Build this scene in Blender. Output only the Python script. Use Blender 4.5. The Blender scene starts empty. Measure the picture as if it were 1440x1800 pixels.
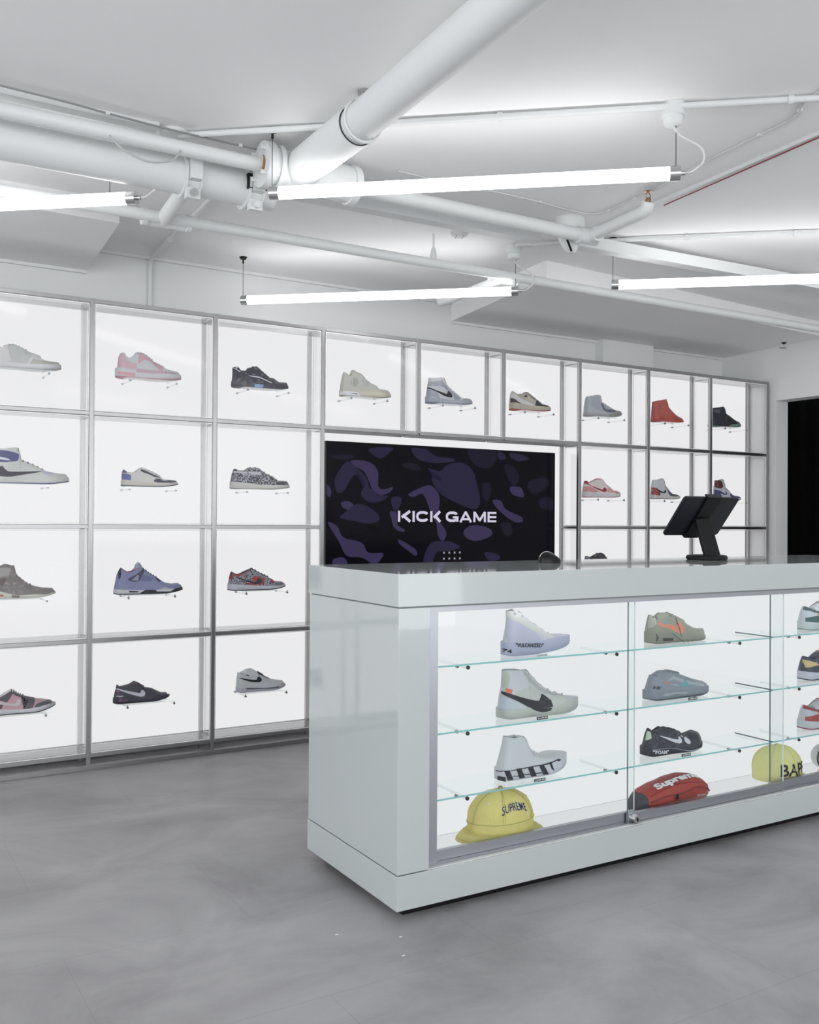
import bpy, bmesh, math, random
from mathutils import Vector, Matrix, Euler
random.seed(7)
SC = bpy.context.scene
COL = SC.collection

# ---------------------------------------------------------------- camera, world, exposure
YAW, PITCH, ROLL, FPX = 0.5439, 0.0089, 0.0065, 1663.25
CAM_H = 1.025
cam_d = bpy.data.cameras.new('camera')
cam = bpy.data.objects.new('camera', cam_d)
COL.objects.link(cam)
fw = Vector((math.sin(YAW) * math.cos(PITCH), math.cos(YAW) * math.cos(PITCH), math.sin(PITCH)))
rt = Vector((math.cos(YAW), -math.sin(YAW), 0))
up = rt.cross(fw)
r2 = rt * math.cos(ROLL) + up * math.sin(ROLL)
u2 = -rt * math.sin(ROLL) + up * math.cos(ROLL)
M = Matrix((r2, u2, -fw)).transposed().to_4x4()
M.translation = Vector((0, 0, CAM_H))
cam.matrix_world = M
cam_d.sensor_fit = 'VERTICAL'
cam_d.sensor_height = 36.0
cam_d.lens = FPX / 1800 * 36.0
cam_d.clip_start = 0.05
SC.camera = cam

world = bpy.data.worlds.new('daylight')
SC.world = world
world.use_nodes = True
world.node_tree.nodes['Background'].inputs[0].default_value = (0.96, 0.98, 1.0, 1)
WORLD_STRENGTH = 3.3          # daylight from the open shop front behind the camera
world.node_tree.nodes['Background'].inputs[1].default_value = WORLD_STRENGTH
TUBE_STRENGTH = 7.0
PANEL_STRENGTH = 0.88
SC.view_settings.view_transform = 'Standard'
SC.view_settings.look = 'None'
SC.view_settings.exposure = 0.0
SC.view_settings.gamma = 1.0
SC.view_settings.use_curve_mapping = False
SC.cycles.transparent_max_bounces = 24
SC.cycles.max_bounces = 14
SC.cycles.glossy_bounces = 10
SC.cycles.diffuse_bounces = 5
SC.cycles.caustics_reflective = False
SC.cycles.caustics_refractive = False

# ---------------------------------------------------------------- helpers
def lin(h):
    h = h.lstrip('#')
    out = []
    for i in (0, 2, 4):
        c = int(h[i:i + 2], 16) / 255
        out.append(c / 12.92 if c <= 0.04045 else ((c + 0.055) / 1.055) ** 2.4)
    return tuple(out) + (1.0,)

MATS = {}
def nmat(name):
    m = bpy.data.materials.new(name)
    m.use_nodes = True
    return m, m.node_tree, m.node_tree.nodes['Principled BSDF']

def plain(name, col, rough=0.5, metal=0.0, coat=0.0, spec=0.5, bump=0.0, bscale=40.0):
    key = (name, col, rough, metal, coat, bump, bscale)
    if key in MATS:
        return MATS[key]
    m, nt, b = nmat(name)
    b.inputs['Base Color'].default_value = lin(col) if isinstance(col, str) else col
    b.inputs['Roughness'].default_value = rough
    b.inputs['Metallic'].default_value = metal
    b.inputs['Coat Weight'].default_value = coat
    b.inputs['Coat Roughness'].default_value = 0.08
    b.inputs['Specular IOR Level'].default_value = spec
    if bump:
        tc = nt.nodes.new('ShaderNodeTexCoord'); no = nt.nodes.new('ShaderNodeTexNoise'); bu = nt.nodes.new('ShaderNodeBump')
        no.inputs['Scale'].default_value = bscale
        no.inputs['Detail'].default_value = 4
        bu.inputs['Strength'].default_value = bump
        bu.inputs['Distance'].default_value = 0.01
        nt.links.new(tc.outputs['Object'], no.inputs['Vector'])
        nt.links.new(no.outputs[0], bu.inputs['Height'])
        nt.links.new(bu.outputs[0], b.inputs['Normal'])
    MATS[key] = m
    return m

def emit(name, col, s):
    key = (name, col, s)
    if key in MATS:
        return MATS[key]
    m = bpy.data.materials.new(name); m.use_nodes = True
    nt = m.node_tree; nt.nodes.clear()
    o = nt.nodes.new('ShaderNodeOutputMaterial'); e = nt.nodes.new('ShaderNodeEmission')
    e.inputs[0].default_value = lin(col); e.inputs[1].default_value = s
    nt.links.new(e.outputs[0], o.inputs[0])
    MATS[key] = m
    return m

def clear(name, tint='ffffff', trans=1.0, rough=0.02, ior=1.45):
    """thin clear pane: see-through with Fresnel mirror reflection"""
    m = bpy.data.materials.new(name); m.use_nodes = True
    nt = m.node_tree; nt.nodes.clear()
    o = nt.nodes.new('ShaderNodeOutputMaterial'); mx = nt.nodes.new('ShaderNodeMixShader')
    t = nt.nodes.new('ShaderNodeBsdfTransparent'); g = nt.nodes.new('ShaderNodeBsdfGlossy'); f = nt.nodes.new('ShaderNodeFresnel')
    c = lin(tint); t.inputs[0].default_value = (c[0] * trans, c[1] * trans, c[2] * trans, 1)
    g.inputs['Color'].default_value = (1, 1, 1, 1)
    g.inputs['Roughness'].default_value = rough
    ge = nt.nodes.new('ShaderNodeNewGeometry'); mr = nt.nodes.new('ShaderNodeMapRange')
    mr.inputs[3].default_value = ior; mr.inputs[4].default_value = 1 / ior      # same mirror strength from both sides
    nt.links.new(ge.outputs['Backfacing'], mr.inputs[0]); nt.links.new(mr.outputs[0], f.inputs[0])
    nt.links.new(f.outputs[0], mx.inputs[0]); nt.links.new(t.outputs[0], mx.inputs[1]); nt.links.new(g.outputs[0], mx.inputs[2])
    nt.links.new(mx.outputs[0], o.inputs[0])
    return m

GAIN = 0.92
def shade(h):
    c = lin(h)
    return tuple(min(0.86, v * GAIN) for v in c[:3]) + (1.0,)

def shoe_mat(spec, kind='leather', coat=0.32):
    """leather, knit or printed cloth under shrink wrap: the wrap is a crinkled clear coat"""
    key = ('shoe', spec, kind, coat)
    if key in MATS:
        return MATS[key]
    m, nt, b = nmat('shoe_' + kind)
    L = nt.links.new
    tc = nt.nodes.new('ShaderNodeTexCoord')
    if spec.startswith('*'):
        pat, c1, c2 = spec[1:].split(',')
        mix = nt.nodes.new('ShaderNodeMix'); mix.data_type = 'RGBA'
        mix.inputs[6].default_value = shade(c1); mix.inputs[7].default_value = shade(c2)
        ramp = nt.nodes.new('ShaderNodeMapRange')
        if pat == 'blot':
            t = nt.nodes.new('ShaderNodeTexNoise'); t.inputs['Scale'].default_value = 55; t.inputs['Detail'].default_value = 5; t.inputs['Distortion'].default_value = 1.2
            L(tc.outputs['Object'], t.inputs['Vector']); src = t.outputs[0]; lo, hi = 0.52, 0.66
        elif pat == 'paisley':
            t = nt.nodes.new('ShaderNodeTexNoise'); t.inputs['Scale'].default_value = 75; t.inputs['Detail'].default_value = 2; t.inputs['Distortion'].default_value = 2.5
            L(tc.outputs['Object'], t.inputs['Vector']); src = t.outputs[0]; lo, hi = 0.52, 0.56
        elif pat == 'elephant':
            t = nt.nodes.new('ShaderNodeTexVoronoi'); t.feature = 'DISTANCE_TO_EDGE'; t.inputs['Scale'].default_value = 170
            L(tc.outputs['Object'], t.inputs['Vector']); src = t.outputs[0]; lo, hi = 0.16, 0.10
        else:
            t = nt.nodes.new('ShaderNodeTexWave'); t.inputs['Scale'].default_value = 55; t.bands_direction = 'X'
            mp = nt.nodes.new('ShaderNodeMapping'); mp.inputs['Rotation'].default_value = (0, 0.5, 0)
            L(tc.outputs['Object'], mp.inputs[0]); L(mp.outputs[0], t.inputs['Vector']); src = t.outputs[1]; lo, hi = 0.45, 0.6
        ramp.inputs[1].default_value = lo; ramp.inputs[2].default_value = hi
        L(src, ramp.inputs[0]); L(ramp.outputs[0], mix.inputs[0]); L(mix.outputs[2], b.inputs['Base Color'])
    else:
        b.inputs['Base Color'].default_value = shade(spec)
    b.inputs['Roughness'].default_value = 0.6
    b.inputs['Specular IOR Level'].default_value = 0.3
    b.inputs['Coat Weight'].default_value = coat
    b.inputs['Coat Roughness'].default_value = 0.06
    no = nt.nodes.new('ShaderNodeTexNoise'); no.inputs['Scale'].default_value = 26; no.inputs['Detail'].default_value = 5; no.inputs['Distortion'].default_value = 1.5
    bu = nt.nodes.new('ShaderNodeBump'); bu.inputs['Strength'].default_value = 0.9; bu.inputs['Distance'].default_value = 0.012
    L(tc.outputs['Object'], no.inputs['Vector']); L(no.outputs[0], bu.inputs['Height']); L(bu.outputs[0], b.inputs['Coat Normal'])
    b2 = nt.nodes.new('ShaderNodeBump'); b2.inputs['Strength'].default_value = 0.25; b2.inputs['Distance'].default_value = 0.004
    n2 = nt.nodes.new('ShaderNodeTexNoise'); n2.inputs['Scale'].default_value = 60; n2.inputs['Detail'].default_value = 4
    L(tc.outputs['Object'], n2.inputs['Vector']); L(n2.outputs[0], b2.inputs['Height']); L(b2.outputs[0], b.inputs['Normal'])
    MATS[key] = m
    return m

class MB:
    """collects verts and faces, then links them as ONE mesh object"""
    def __init__(s):
        s.v = []; s.f = []; s.m = []
    def add(s, vs, fs, mi=0):
        n = len(s.v)
        s.v += [tuple(v) for v in vs]
        s.f += [tuple(i + n for i in f) for f in fs]
        s.m += [mi] * len(fs)
        return s
    def box(s, x0, x1, y0, y1, z0, z1, mi=0, edge=None, faces_edge=()):
        vs = [(x, y, z) for z in (z0, z1) for y in (y0, y1) for x in (x0, x1)]
        fs = [(0, 2, 3, 1), (4, 5, 7, 6), (0, 1, 5, 4), (2, 6, 7, 3), (0, 4, 6, 2), (1, 3, 7, 5)]   # bottom top front back left right
        n = len(s.v); s.v += vs
        for k, f in enumerate(fs):
            s.f.append(tuple(i + n for i in f)); s.m.append(edge if (edge is not None and k in faces_edge) else mi)
        return s
    def tube(s, pts, r, n=12, mi=0, caps=True):
        pts = [Vector(p) for p in pts]
        rs = r if isinstance(r, (list, tuple)) else [r] * len(pts)
        base = len(s.v); ref = None
        for i, p in enumerate(pts):
            d = (pts[min(i + 1, len(pts) - 1)] - pts[max(i - 1, 0)]).normalized()
            if ref is None:
                ref = Vector((0, 0, 1)) if abs(d.z) < 0.9 else Vector((1, 0, 0))
            a = d.cross(ref).normalized(); b = a.cross(d).normalized(); ref = b
            for k in range(n):
                t = 2 * math.pi * k / n
                s.v.append(tuple(p + a * (rs[i] * math.cos(t)) + b * (rs[i] * math.sin(t))))
        for i in range(len(pts) - 1):
            for k in range(n):
                k2 = (k + 1) % n
                s.f.append((base + i * n + k, base + i * n + k2, base + (i + 1) * n + k2, base + (i + 1) * n + k)); s.m.append(mi)
        if caps:
            s.f.append(tuple(base + k for k in range(n))[::-1]); s.m.append(mi)
            e = base + (len(pts) - 1) * n
            s.f.append(tuple(e + k for k in range(n))); s.m.append(mi)
        return s
    def lathe(s, prof, c=(0, 0, 0), n=32, mi=0, sx=1, sy=1):
        base = len(s.v)
        for r, z in prof:
            for k in range(n):
                t = 2 * math.pi * k / n
                s.v.append((c[0] + r * sx * math.cos(t), c[1] + r * sy * math.sin(t), c[2] + z))
        for i in range(len(prof) - 1):
            for k in range(n):
                k2 = (k + 1) % n
                s.f.append((base + i * n + k, base + i * n + k2, base + (i + 1) * n + k2, base + (i + 1) * n + k)); s.m.append(mi)
        s.f.append(tuple(base + k for k in range(n))[::-1]); s.m.append(mi)
        e = base + (len(prof) - 1) * n
        s.f.append(tuple(e + k for k in range(n))); s.m.append(mi)
        return s
    def build(s, name, mats, parent=None, smooth=False, bevel=0.0, loc=None):
        me = bpy.data.meshes.new(name)
        me.from_pydata(s.v, [], s.f)
        me.update()
        for m in (mats if isinstance(mats, (list, tuple)) else [mats]):
            me.materials.append(m)
        me.polygons.foreach_set('material_index', s.m)
        bm = bmesh.new(); bm.from_mesh(me)
        bmesh.ops.remove_doubles(bm, verts=bm.verts, dist=1e-5)
        bm.to_mesh(me); bm.free()
        if smooth:
            me.polygons.foreach_set('use_smooth', [True] * len(me.polygons))
            if smooth != 'all':
                me.set_sharp_from_angle(angle=math.radians(smooth if not isinstance(smooth, bool) else 40))
        o = bpy.data.objects.new(name, me)
        COL.objects.link(o)
        if parent is not None:
            o.parent = parent
        if loc is not None:
            o.location = loc
        if bevel:
            b = o.modifiers.new('bevel', 'BEVEL'); b.width = bevel; b.segments = 2; b.limit_method = 'ANGLE'
        return o

def tag(o, label=None, cat=None, group=None, kind=None):
    if label: o['label'] = label
    if cat: o['category'] = cat
    if group: o['group'] = group
    if kind: o['kind'] = kind
    return o

def thing(name, label, cat, loc=(0, 0, 0), rz=0.0, group=None):
    o = bpy.data.objects.new(name, None)
    COL.objects.link(o)
    o.empty_display_size = 0.05
    o.location = loc; o.rotation_euler = (0, 0, rz)
    return tag(o, label, cat, group)

def struct(name, mb, m, **k):
    return tag(mb.build(name, m, **k), kind='structure')

def copy_tree(o, parent=None):
    c = o.copy(); COL.objects.link(c); c.parent = parent
    for ch in list(o.children):
        copy_tree(ch, c)
    return c

def text_geo(txt, bold=0.0, space=1.0):
    """letter outlines as flat polygons, height of capitals about 0.7, from the built-in font"""
    cu = bpy.data.curves.new('t', 'FONT'); cu.body = txt; cu.offset = bold; cu.space_character = space
    cu.resolution_u = 3
    ob = bpy.data.objects.new('t', cu)
    me = bpy.data.meshes.new_from_object(ob)
    vs = [(v.co.x, v.co.y) for v in me.vertices]; fs = [tuple(p.vertices) for p in me.polygons]
    bpy.data.objects.remove(ob); bpy.data.curves.remove(cu); bpy.data.meshes.remove(me)
    x0 = min(v[0] for v in vs); x1 = max(v[0] for v in vs); y0 = min(v[1] for v in vs); y1 = max(v[1] for v in vs)
    return [((a - x0) / (x1 - x0), (b - y0) / (y1 - y0)) for a, b in vs], fs       # both axes 0..1

def lerp_tab(tab, x):
    if x <= tab[0][0]: return tab[0][1]
    for (a, b), (c, d) in zip(tab, tab[1:]):
        if x <= c:
            return b + (d - b) * (x - a) / (c - a) if c > a else d
    return tab[-1][1]

def chaikin(p, n=2, closed=True):
    for _ in range(n):
        q = []
        rng = range(len(p)) if closed else range(len(p) - 1)
        if not closed: q.append(p[0])
        for i in rng:
            a, b = p[i], p[(i + 1) % len(p)]
            q.append((a[0] * .75 + b[0] * .25, a[1] * .75 + b[1] * .25)); q.append((a[0] * .25 + b[0] * .75, a[1] * .25 + b[1] * .75))
        if not closed: q.append(p[-1])
        p = q
    return p

def round_loop(p, n=4):
    """closed Catmull-Rom curve through the 2D points"""
    out = []; N = len(p)
    for i in range(N):
        a, b, c, d = p[i - 1], p[i], p[(i + 1) % N], p[(i + 2) % N]
        for k in range(n):
            t = k / n
            out.append(tuple(0.5 * (2 * b[j] + (c[j] - a[j]) * t + (2 * a[j] - 5 * b[j] + 4 * c[j] - d[j]) * t * t + (3 * b[j] - a[j] - 3 * c[j] + d[j]) * t ** 3) for j in (0, 1)))
    return out

def grid_poly(poly, step):
    """fill an outline (2D) and cut it on a grid so that it can follow a curved surface"""
    bm = bmesh.new()
    vs = [bm.verts.new((a, 0, b)) for a, b in poly]
    try:
        bm.faces.new(vs)
    except ValueError:
        bm.free(); return [], []
    bmesh.ops.triangulate(bm, faces=bm.faces[:])
    xs = [p[0] for p in poly]; zs = [p[1] for p in poly]
    for lo, hi, no in ((min(xs), max(xs), (1, 0, 0)), (min(zs), max(zs), (0, 0, 1))):
        k = int(lo / step) + 1
        while k * step < hi:
            co = (k * step, 0, 0) if no[0] else (0, 0, k * step)
            bmesh.ops.bisect_plane(bm, geom=bm.verts[:] + bm.edges[:] + bm.faces[:], plane_co=co, plane_no=no)
            k += 1
    bm.verts.index_update()
    v = [(q.co.x, q.co.z) for q in bm.verts]; f = [tuple(q.index for q in fa.verts) for fa in bm.faces]
    bm.free()
    return v, f

CAMO = [('C',[(155,317),(224,320),(280,302),(309,261),(305,203),(333,179),(391,193),(377,167),(319,150),(281,169),(234,259),(178,290)]),('B',[(132,312),(187,282),(243,234),(262,186),(319,154),(367,146),(310,116),(244,119),(211,160),(234,201),(187,249),(160,232),(115,166),(79,161),(69,229)]),('C',[(23,196),(47,172),(43,136),(23,148)]),('C',[(102,109),(142,118),(175,94),(161,69),(115,85)]),('B',[(179,102),(235,99),(301,62),(316,25),(264,8),(180,20),(98,36),(134,69)]),('C',[(30,12),(80,-4),(117,-61),(218,-86),(255,-136),(341,-141),(312,-186),(284,-194),(218,-160),(135,-150),(89,-77)]),('C',[(63,-165),(117,-158),(136,-191),(63,-194)]),('C',[(377,67),(416,64),(421,5),(466,-24),(446,-33),(402,-12),(387,30)]),('C',[(427,-71),(486,-96),(536,-130),(531,-156),(486,-130),(437,-96)]),('B',[(502,394),(592,390),(653,358),(746,353),(767,337),(674,324),(572,329),(522,353)]),('B',[(592,296),(674,281),(725,318),(820,330),(884,288),(911,218),(933,130),(896,86),(779,119),(675,169),(623,245),(685,230),(664,260)]),('C',[(484,157),(533,183),(613,207),(665,169),(675,118),(666,40),(718,-37),(697,-80),(666,-54),(656,6),(614,83),(573,159),(514,145)]),('B',[(386,138),(445,139),(426,80),(397,80)]),('C',[(827,-29),(886,2),(994,-15),(1006,-55),(908,-82),(844,-64)]),('C',[(1015,136),(1071,133),(1104,88),(1207,49),(1213,21),(1150,25),(1049,88)]),('C',[(1132,210),(1206,208),(1223,158),(1149,170)]),('A',[(1092,331),(1159,315),(1194,262),(1160,216),(1114,260)]),('B',[(1130,396),(1204,390),(1262,369),(1193,353),(1136,369)]),('A',[(949,219),(993,229),(1004,185),(982,131),(949,157)]),('A',[(1066,7),(1127,16),(1150,-38),(1105,-56)]),('A',[(1263,246),(1380,267),(1404,231),(1310,178),(1257,200)]),('B',[(251,375),(317,390),(394,389),(346,346),(308,336)]),('A',[(41,333),(150,346),(168,330),(95,319)]),('A',[(443,307),(512,318),(562,286),(493,284)]),('B',[(616,-97),(708,-80),(781,-98),(802,-116),(739,-133),(657,-140),(627,-200),(576,-190)]),('B',[(962,-144),(1050,-154),(1062,-181),(996,-189)]),('A',[(851,401),(991,416),(1047,374),(992,309),(894,324)]),('A',[(1333,146),(1416,157),(1429,92),(1346,100)]),('B',[(1047,401),(1080,393),(1103,367),(1058,357)])]

SHOES = {
 'beige_low': {'L':262, 'x':0.5171, 'z':1.6225, 'where':'wall', 'heel':[[0,16],[4,62],[13,90],[18,101]], 'st':[[3,38],[25,33],[62,23],[129,19],[199,23],[253,30]], 'rim':[[7,95],[16,100],[26,82],[38,81],[51,90],[85,96],[128,78],[178,62],[182,50],[204,43],[250,42],[257,31]], 'tongue':[[43,92],[78,99],[95,94],[128,80]], 'throat':57, 'patches':[('toe_panel','b5b4ac',[[149,44],[174,37],[196,37],[247,41],[252,32],[199,23],[134,21]]),('side_panel','bdbfbd',[[52,86],[82,92],[144,59],[124,20],[67,25],[60,57]])], 'spring':(0.6,13), 'upper':'cfcfd0', 'sole':'d3d3d6', 'out':'b9b9bb', 'lace':'c9c9c9', 'lining':'c4c4c4'},
 'pink_low': {'L':284, 'x':0.9964, 'z':1.6179, 'where':'wall', 'heel':[[0,16],[8,46],[12,84],[20,103],[32,112]], 'st':[[6,38],[43,31],[81,24],[149,23],[201,25],[259,30],[278,29]], 'rim':[[18,101],[28,108],[35,103],[42,89],[54,85],[67,90],[78,100],[92,108],[113,108],[134,96],[164,80],[199,66],[206,56],[233,50],[266,46],[281,31]], 'tongue':[[77,100],[85,114],[114,113],[131,105],[158,88]], 'throat':91, 'patches':[('heel_panel','d4b4bd',[[14,98],[29,99],[35,84],[33,70],[86,62],[81,42],[65,34],[9,43],[11,69]]),('eyestay','d3a9b3',[[96,103],[107,107],[128,92],[193,59],[192,33],[175,36],[164,60],[123,86],[96,65],[86,64]]),('lower_panel','c7a9b6',[[81,40],[159,38],[201,32],[259,37],[259,30],[149,24],[81,24]]),('sole_block','d8a9b0',[[7,22],[75,20],[75,4],[7,10]],1)], 'spring':(0.6,13), 'upper':'c9ced0', 'sole':'cdd0d4', 'out':'d39aa6', 'lace':'d6b9c0', 'lining':'c9ced0'},
 'black_blot_low': {'L':277, 'x':1.5111, 'z':1.62, 'where':'wall', 'heel':[[0,7],[4,55],[4,88],[11,101]], 'st':[[2,25],[100,19],[176,16],[266,24]], 'rim':[[3,88],[25,92],[38,75],[59,76],[77,84],[108,98],[121,98],[151,76],[180,56],[199,56],[224,39],[269,41],[278,27]], 'tongue':[[76,91],[84,94],[113,102],[137,86],[180,59]], 'throat':96, 'patches':[('heel_tab','c9ccd4',[[6,95],[9,99],[21,99],[26,88],[19,82]]),('stripe','cfd0dc',[[73,54],[120,53],[181,28],[176,26],[126,46],[73,52]]),('stripe','cfd0dc',[[4,86],[6,88],[34,68],[30,65]]),('sole_block','7fa2cf',[[98,18],[140,16],[134,2],[98,2]],1)], 'spring':(0.6,13), 'upper':'*blot,35333f,6a6874', 'sole':'*blot,3c3a46,6c6a76', 'out':'3a3844', 'lace':'45434f', 'lining':'3a3844'},
 'cream_mid': {'L':282, 'x':2.0565, 'z':1.6196, 'where':'wall', 'heel':[[0,21],[5,62],[13,102],[22,121]], 'st':[[0.6,24],[39,22],[96,25],[157,24],[207,24],[260,24]], 'rim':[[7,109],[12,119],[25,114],[45,96],[54,98],[60,110],[82,118],[110,112],[136,93],[167,74],[193,64],[203,49],[260,47],[283,31]], 'tongue':[[60,105],[61,126],[69,132],[77,128],[87,119],[118,112],[139,94]], 'throat':77, 'patches':[('wing','a3a39b',[[42,57],[49,80],[62,91],[88,84],[83,56],[73,44],[57,47]]),('mesh_panel','adaea8',[[114,86],[143,65],[138,51],[119,49],[104,76]]),('heel_sole_block','dcdce4',[[0.6,20],[83,19],[93,2],[-2,3]],1),('toe_rand','c3bdaa',[[117,36],[182,32],[252,32],[266,25],[182,21],[117,22]]),('sole_mark','444448',[[39,12],[83,13],[72,9]],1)], 'spring':(0.6,13), 'upper':'b9b9b1', 'sole':'c8c3b4', 'out':'b8b3a2', 'lace':'c4c4bd', 'lining':'c4c4bc'},
 'grey_high': {'L':283, 'x':2.5453, 'z':1.6174, 'where':'wall', 'heel':[[0,12],[4,51],[8,85],[12,104],[16,128]], 'st':[[-4,32],[28,25],[62,24],[140,22],[193,23],[262,26]], 'rim':[[5,126],[17,128],[46,128],[80,134],[102,129],[111,119],[116,95],[125,93],[145,78],[179,58],[203,41],[221,38],[250,40],[278,37],[287,30]], 'tongue':[[87,134],[94,139],[110,129],[119,118],[122,96],[132,94],[155,77],[190,57],[208,44]], 'throat':97, 'patches':[('ankle_panel','a5a9b1',[[6,104],[82,119],[99,91],[96,81],[68,88],[28,85],[5,87]]),('eyestay','969ba8',[[85,124],[99,93],[180,40],[183,23],[143,22],[148,43],[140,62],[85,83],[73,120]]),('heel_panel','a3a9b6',[[3,80],[31,64],[56,47],[62,24],[-4,32]]),('toe_cap','9a9aa3',[[193,29],[228,35],[260,33],[263,26],[193,23]]),('logo_edge','d5d7da',[[3,85],[39,68],[74,60],[102,53],[113,55],[111,75],[132,64],[144,48],[142,31],[125,29],[91,34],[50,50],[18,72]]),('side_logo','25252b',[[3,82],[39,65],[74,58],[102,50],[115,52],[114,70],[130,62],[140,48],[139,34],[125,32],[91,37],[50,54],[8,71]])], 'spring':(0.6,13), 'upper':'c9cbce', 'sole':'a9aebb', 'out':'8a8ea6', 'lace':'8e93a2', 'lining':'b9bcc2'},
 'tan_low': {'L':275, 'x':3.0777, 'z':1.6221, 'where':'wall', 'heel':[[0,10],[-0.3,52],[2,85],[12,103]], 'st':[[-5,38],[56,34],[141,26],[233,26],[278,28]], 'rim':[[-2,94],[8,104],[11,102],[36,83],[56,72],[77,72],[97,89],[103,101],[132,89],[170,68],[187,62],[199,46],[248,43],[268,38],[279,28]], 'tongue':[[42,88],[63,92],[95,96],[110,103],[142,87],[178,68]], 'throat':95, 'patches':[('heel_print','4a3f48',[[-5,66],[28,48],[57,34],[-5,40]]),('side_logo','d4d3d4',[[-4,94],[8,103],[10,95],[33,72],[152,26],[158,17],[142,15],[57,34],[23,46],[23,59],[-5,67]]),('eyestay','3a3033',[[74,92],[89,96],[101,77],[95,71],[74,71]]),('eyestay','3a3033',[[86,98],[92,99],[155,63],[149,57]]),('toe_cap','3b3a40',[[151,59],[165,58],[176,39],[226,36],[234,27],[158,27],[136,31],[150,45]])], 'spring':(0.6,13), 'upper':'b6b0a2', 'sole':'b8b2a0', 'out':'b8342c', 'lace':'5a3c3a', 'lining':'6b3d3a'},
 'grey_boot': {'L':278, 'x':3.6022, 'z':1.6222, 'where':'wall', 'heel':[[0,13],[1,57],[6,97],[12,107]], 'st':[[-7,18],[26,17],[121,18],[150,20],[211,28],[285,33]], 'rim':[[-6,102],[9,110],[41,115],[67,122],[97,124],[113,119],[116,89],[130,80],[161,68],[207,50],[228,47],[260,47],[285,37]], 'tongue':[[115,95],[123,85],[144,79],[180,64],[207,54]], 'throat':107, 'patches':[('shaft_panel','a9adb8',[[23,95],[57,117],[88,121],[92,83],[119,28],[104,30],[23,49]]),('eyestay','666b78',[[95,81],[122,72],[128,53],[162,45],[220,39],[168,25],[122,30],[107,52]]),('side_tag','a8adb0',[[123,68],[151,57],[154,42],[126,50]]),('toe_rand','8d8f86',[[146,18],[214,27],[235,30],[285,32],[235,15],[178,0.9],[149,4]],1),('toe_cap','93958d',[[180,28],[216,37],[238,42],[284,33],[165,22]])], 'spring':(0.6,26), 'upper':'b4babd', 'sole':'a8a9ab', 'out':'909294', 'lace':'7d828c', 'lining':'7a4048'},
 'red_high': {'L':260, 'x':4.1282, 'z':1.6236, 'where':'wall', 'heel':[[0,11],[2,69],[4,113]], 'st':[[-11,18],[78,9],[162,9],[266,19]], 'rim':[[-10,116],[17,120],[70,132],[106,136],[113,125],[116,99],[142,82],[178,57],[218,42],[251,36],[270,19]], 'tongue':[[98,134],[114,138],[124,122],[128,95],[154,79],[185,58]], 'throat':97, 'patches':[('side_stripe','8f4440',[[35,24],[72,19],[69,13],[29,18]]),('toe_cap','98504b',[[152,31],[193,24],[212,14],[147,10]])], 'spring':(0.6,13), 'upper':'*blot,b5564d,c46a60', 'sole':'b9564e', 'out':'a64c45', 'lace':'b05850', 'lining':'9c4c46'},
 'black_high': {'L':277, 'x':4.6215, 'z':1.623, 'where':'wall', 'heel':[[0,13],[6,65],[16,107]], 'st':[[-6,14],[16,8],[105,11],[193,22],[287,26]], 'rim':[[4,110],[24,115],[84,123],[120,124],[125,110],[126,91],[144,83],[183,66],[226,50],[265,44],[289,26]], 'tongue':[[96,120],[116,128],[133,123],[138,88],[170,78],[205,64]], 'throat':107, 'patches':[('toe_rand','6a857a',[[134,5],[163,25],[186,18],[214,30],[289,27],[284,12],[134,1]],1),('toe_cap','6a857a',[[165,21],[188,17],[222,33],[288,26],[159,13]]),('ankle_panel','55585f',[[20,101],[64,108],[78,86],[25,80]])], 'spring':(0.6,13), 'upper':'*blot,262833,3c3f4c', 'sole':'2a2b33', 'out':'5d7a6e', 'lace':'30323c', 'lining':'2f313a'},
 'blue_white_high': {'L':276, 'x':0.538, 'z':1.1626, 'where':'wall', 'heel':[[0,22],[3,84],[4,142]], 'st':[[1,27],[52,23],[118,20],[184,19],[230,24],[271,30]], 'rim':[[4,142],[20,137],[37,141],[61,145],[76,143],[83,126],[87,98],[99,91],[121,83],[144,74],[166,63],[189,54],[226,48],[262,45],[270,35],[274,29]], 'tongue':[[59,144],[68,148],[79,142],[88,122],[92,96],[111,90],[145,76],[174,61]], 'throat':74, 'patches':[('ankle_panel','464a78',[[4,132],[25,132],[78,122],[80,106],[73,89],[52,88],[30,84],[4,85]]),('ankle_stripe','cfd0dc',[[4,106],[36,100],[49,92],[30,92],[4,97]]),('vamp','b9b7cc',[[162,58],[184,52],[220,46],[190,40],[175,38]]),('side_logo','2b2636',[[0.8,60],[21,72],[23,59],[30,50],[52,46],[162,53],[162,49],[83,34],[48,26],[1,28]])], 'spring':(0.6,13), 'upper':'c5c7c5', 'sole':'c6c8c4', 'out':'4b4a86', 'lace':'2f2a40', 'lining':'8a8cae'},
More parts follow.
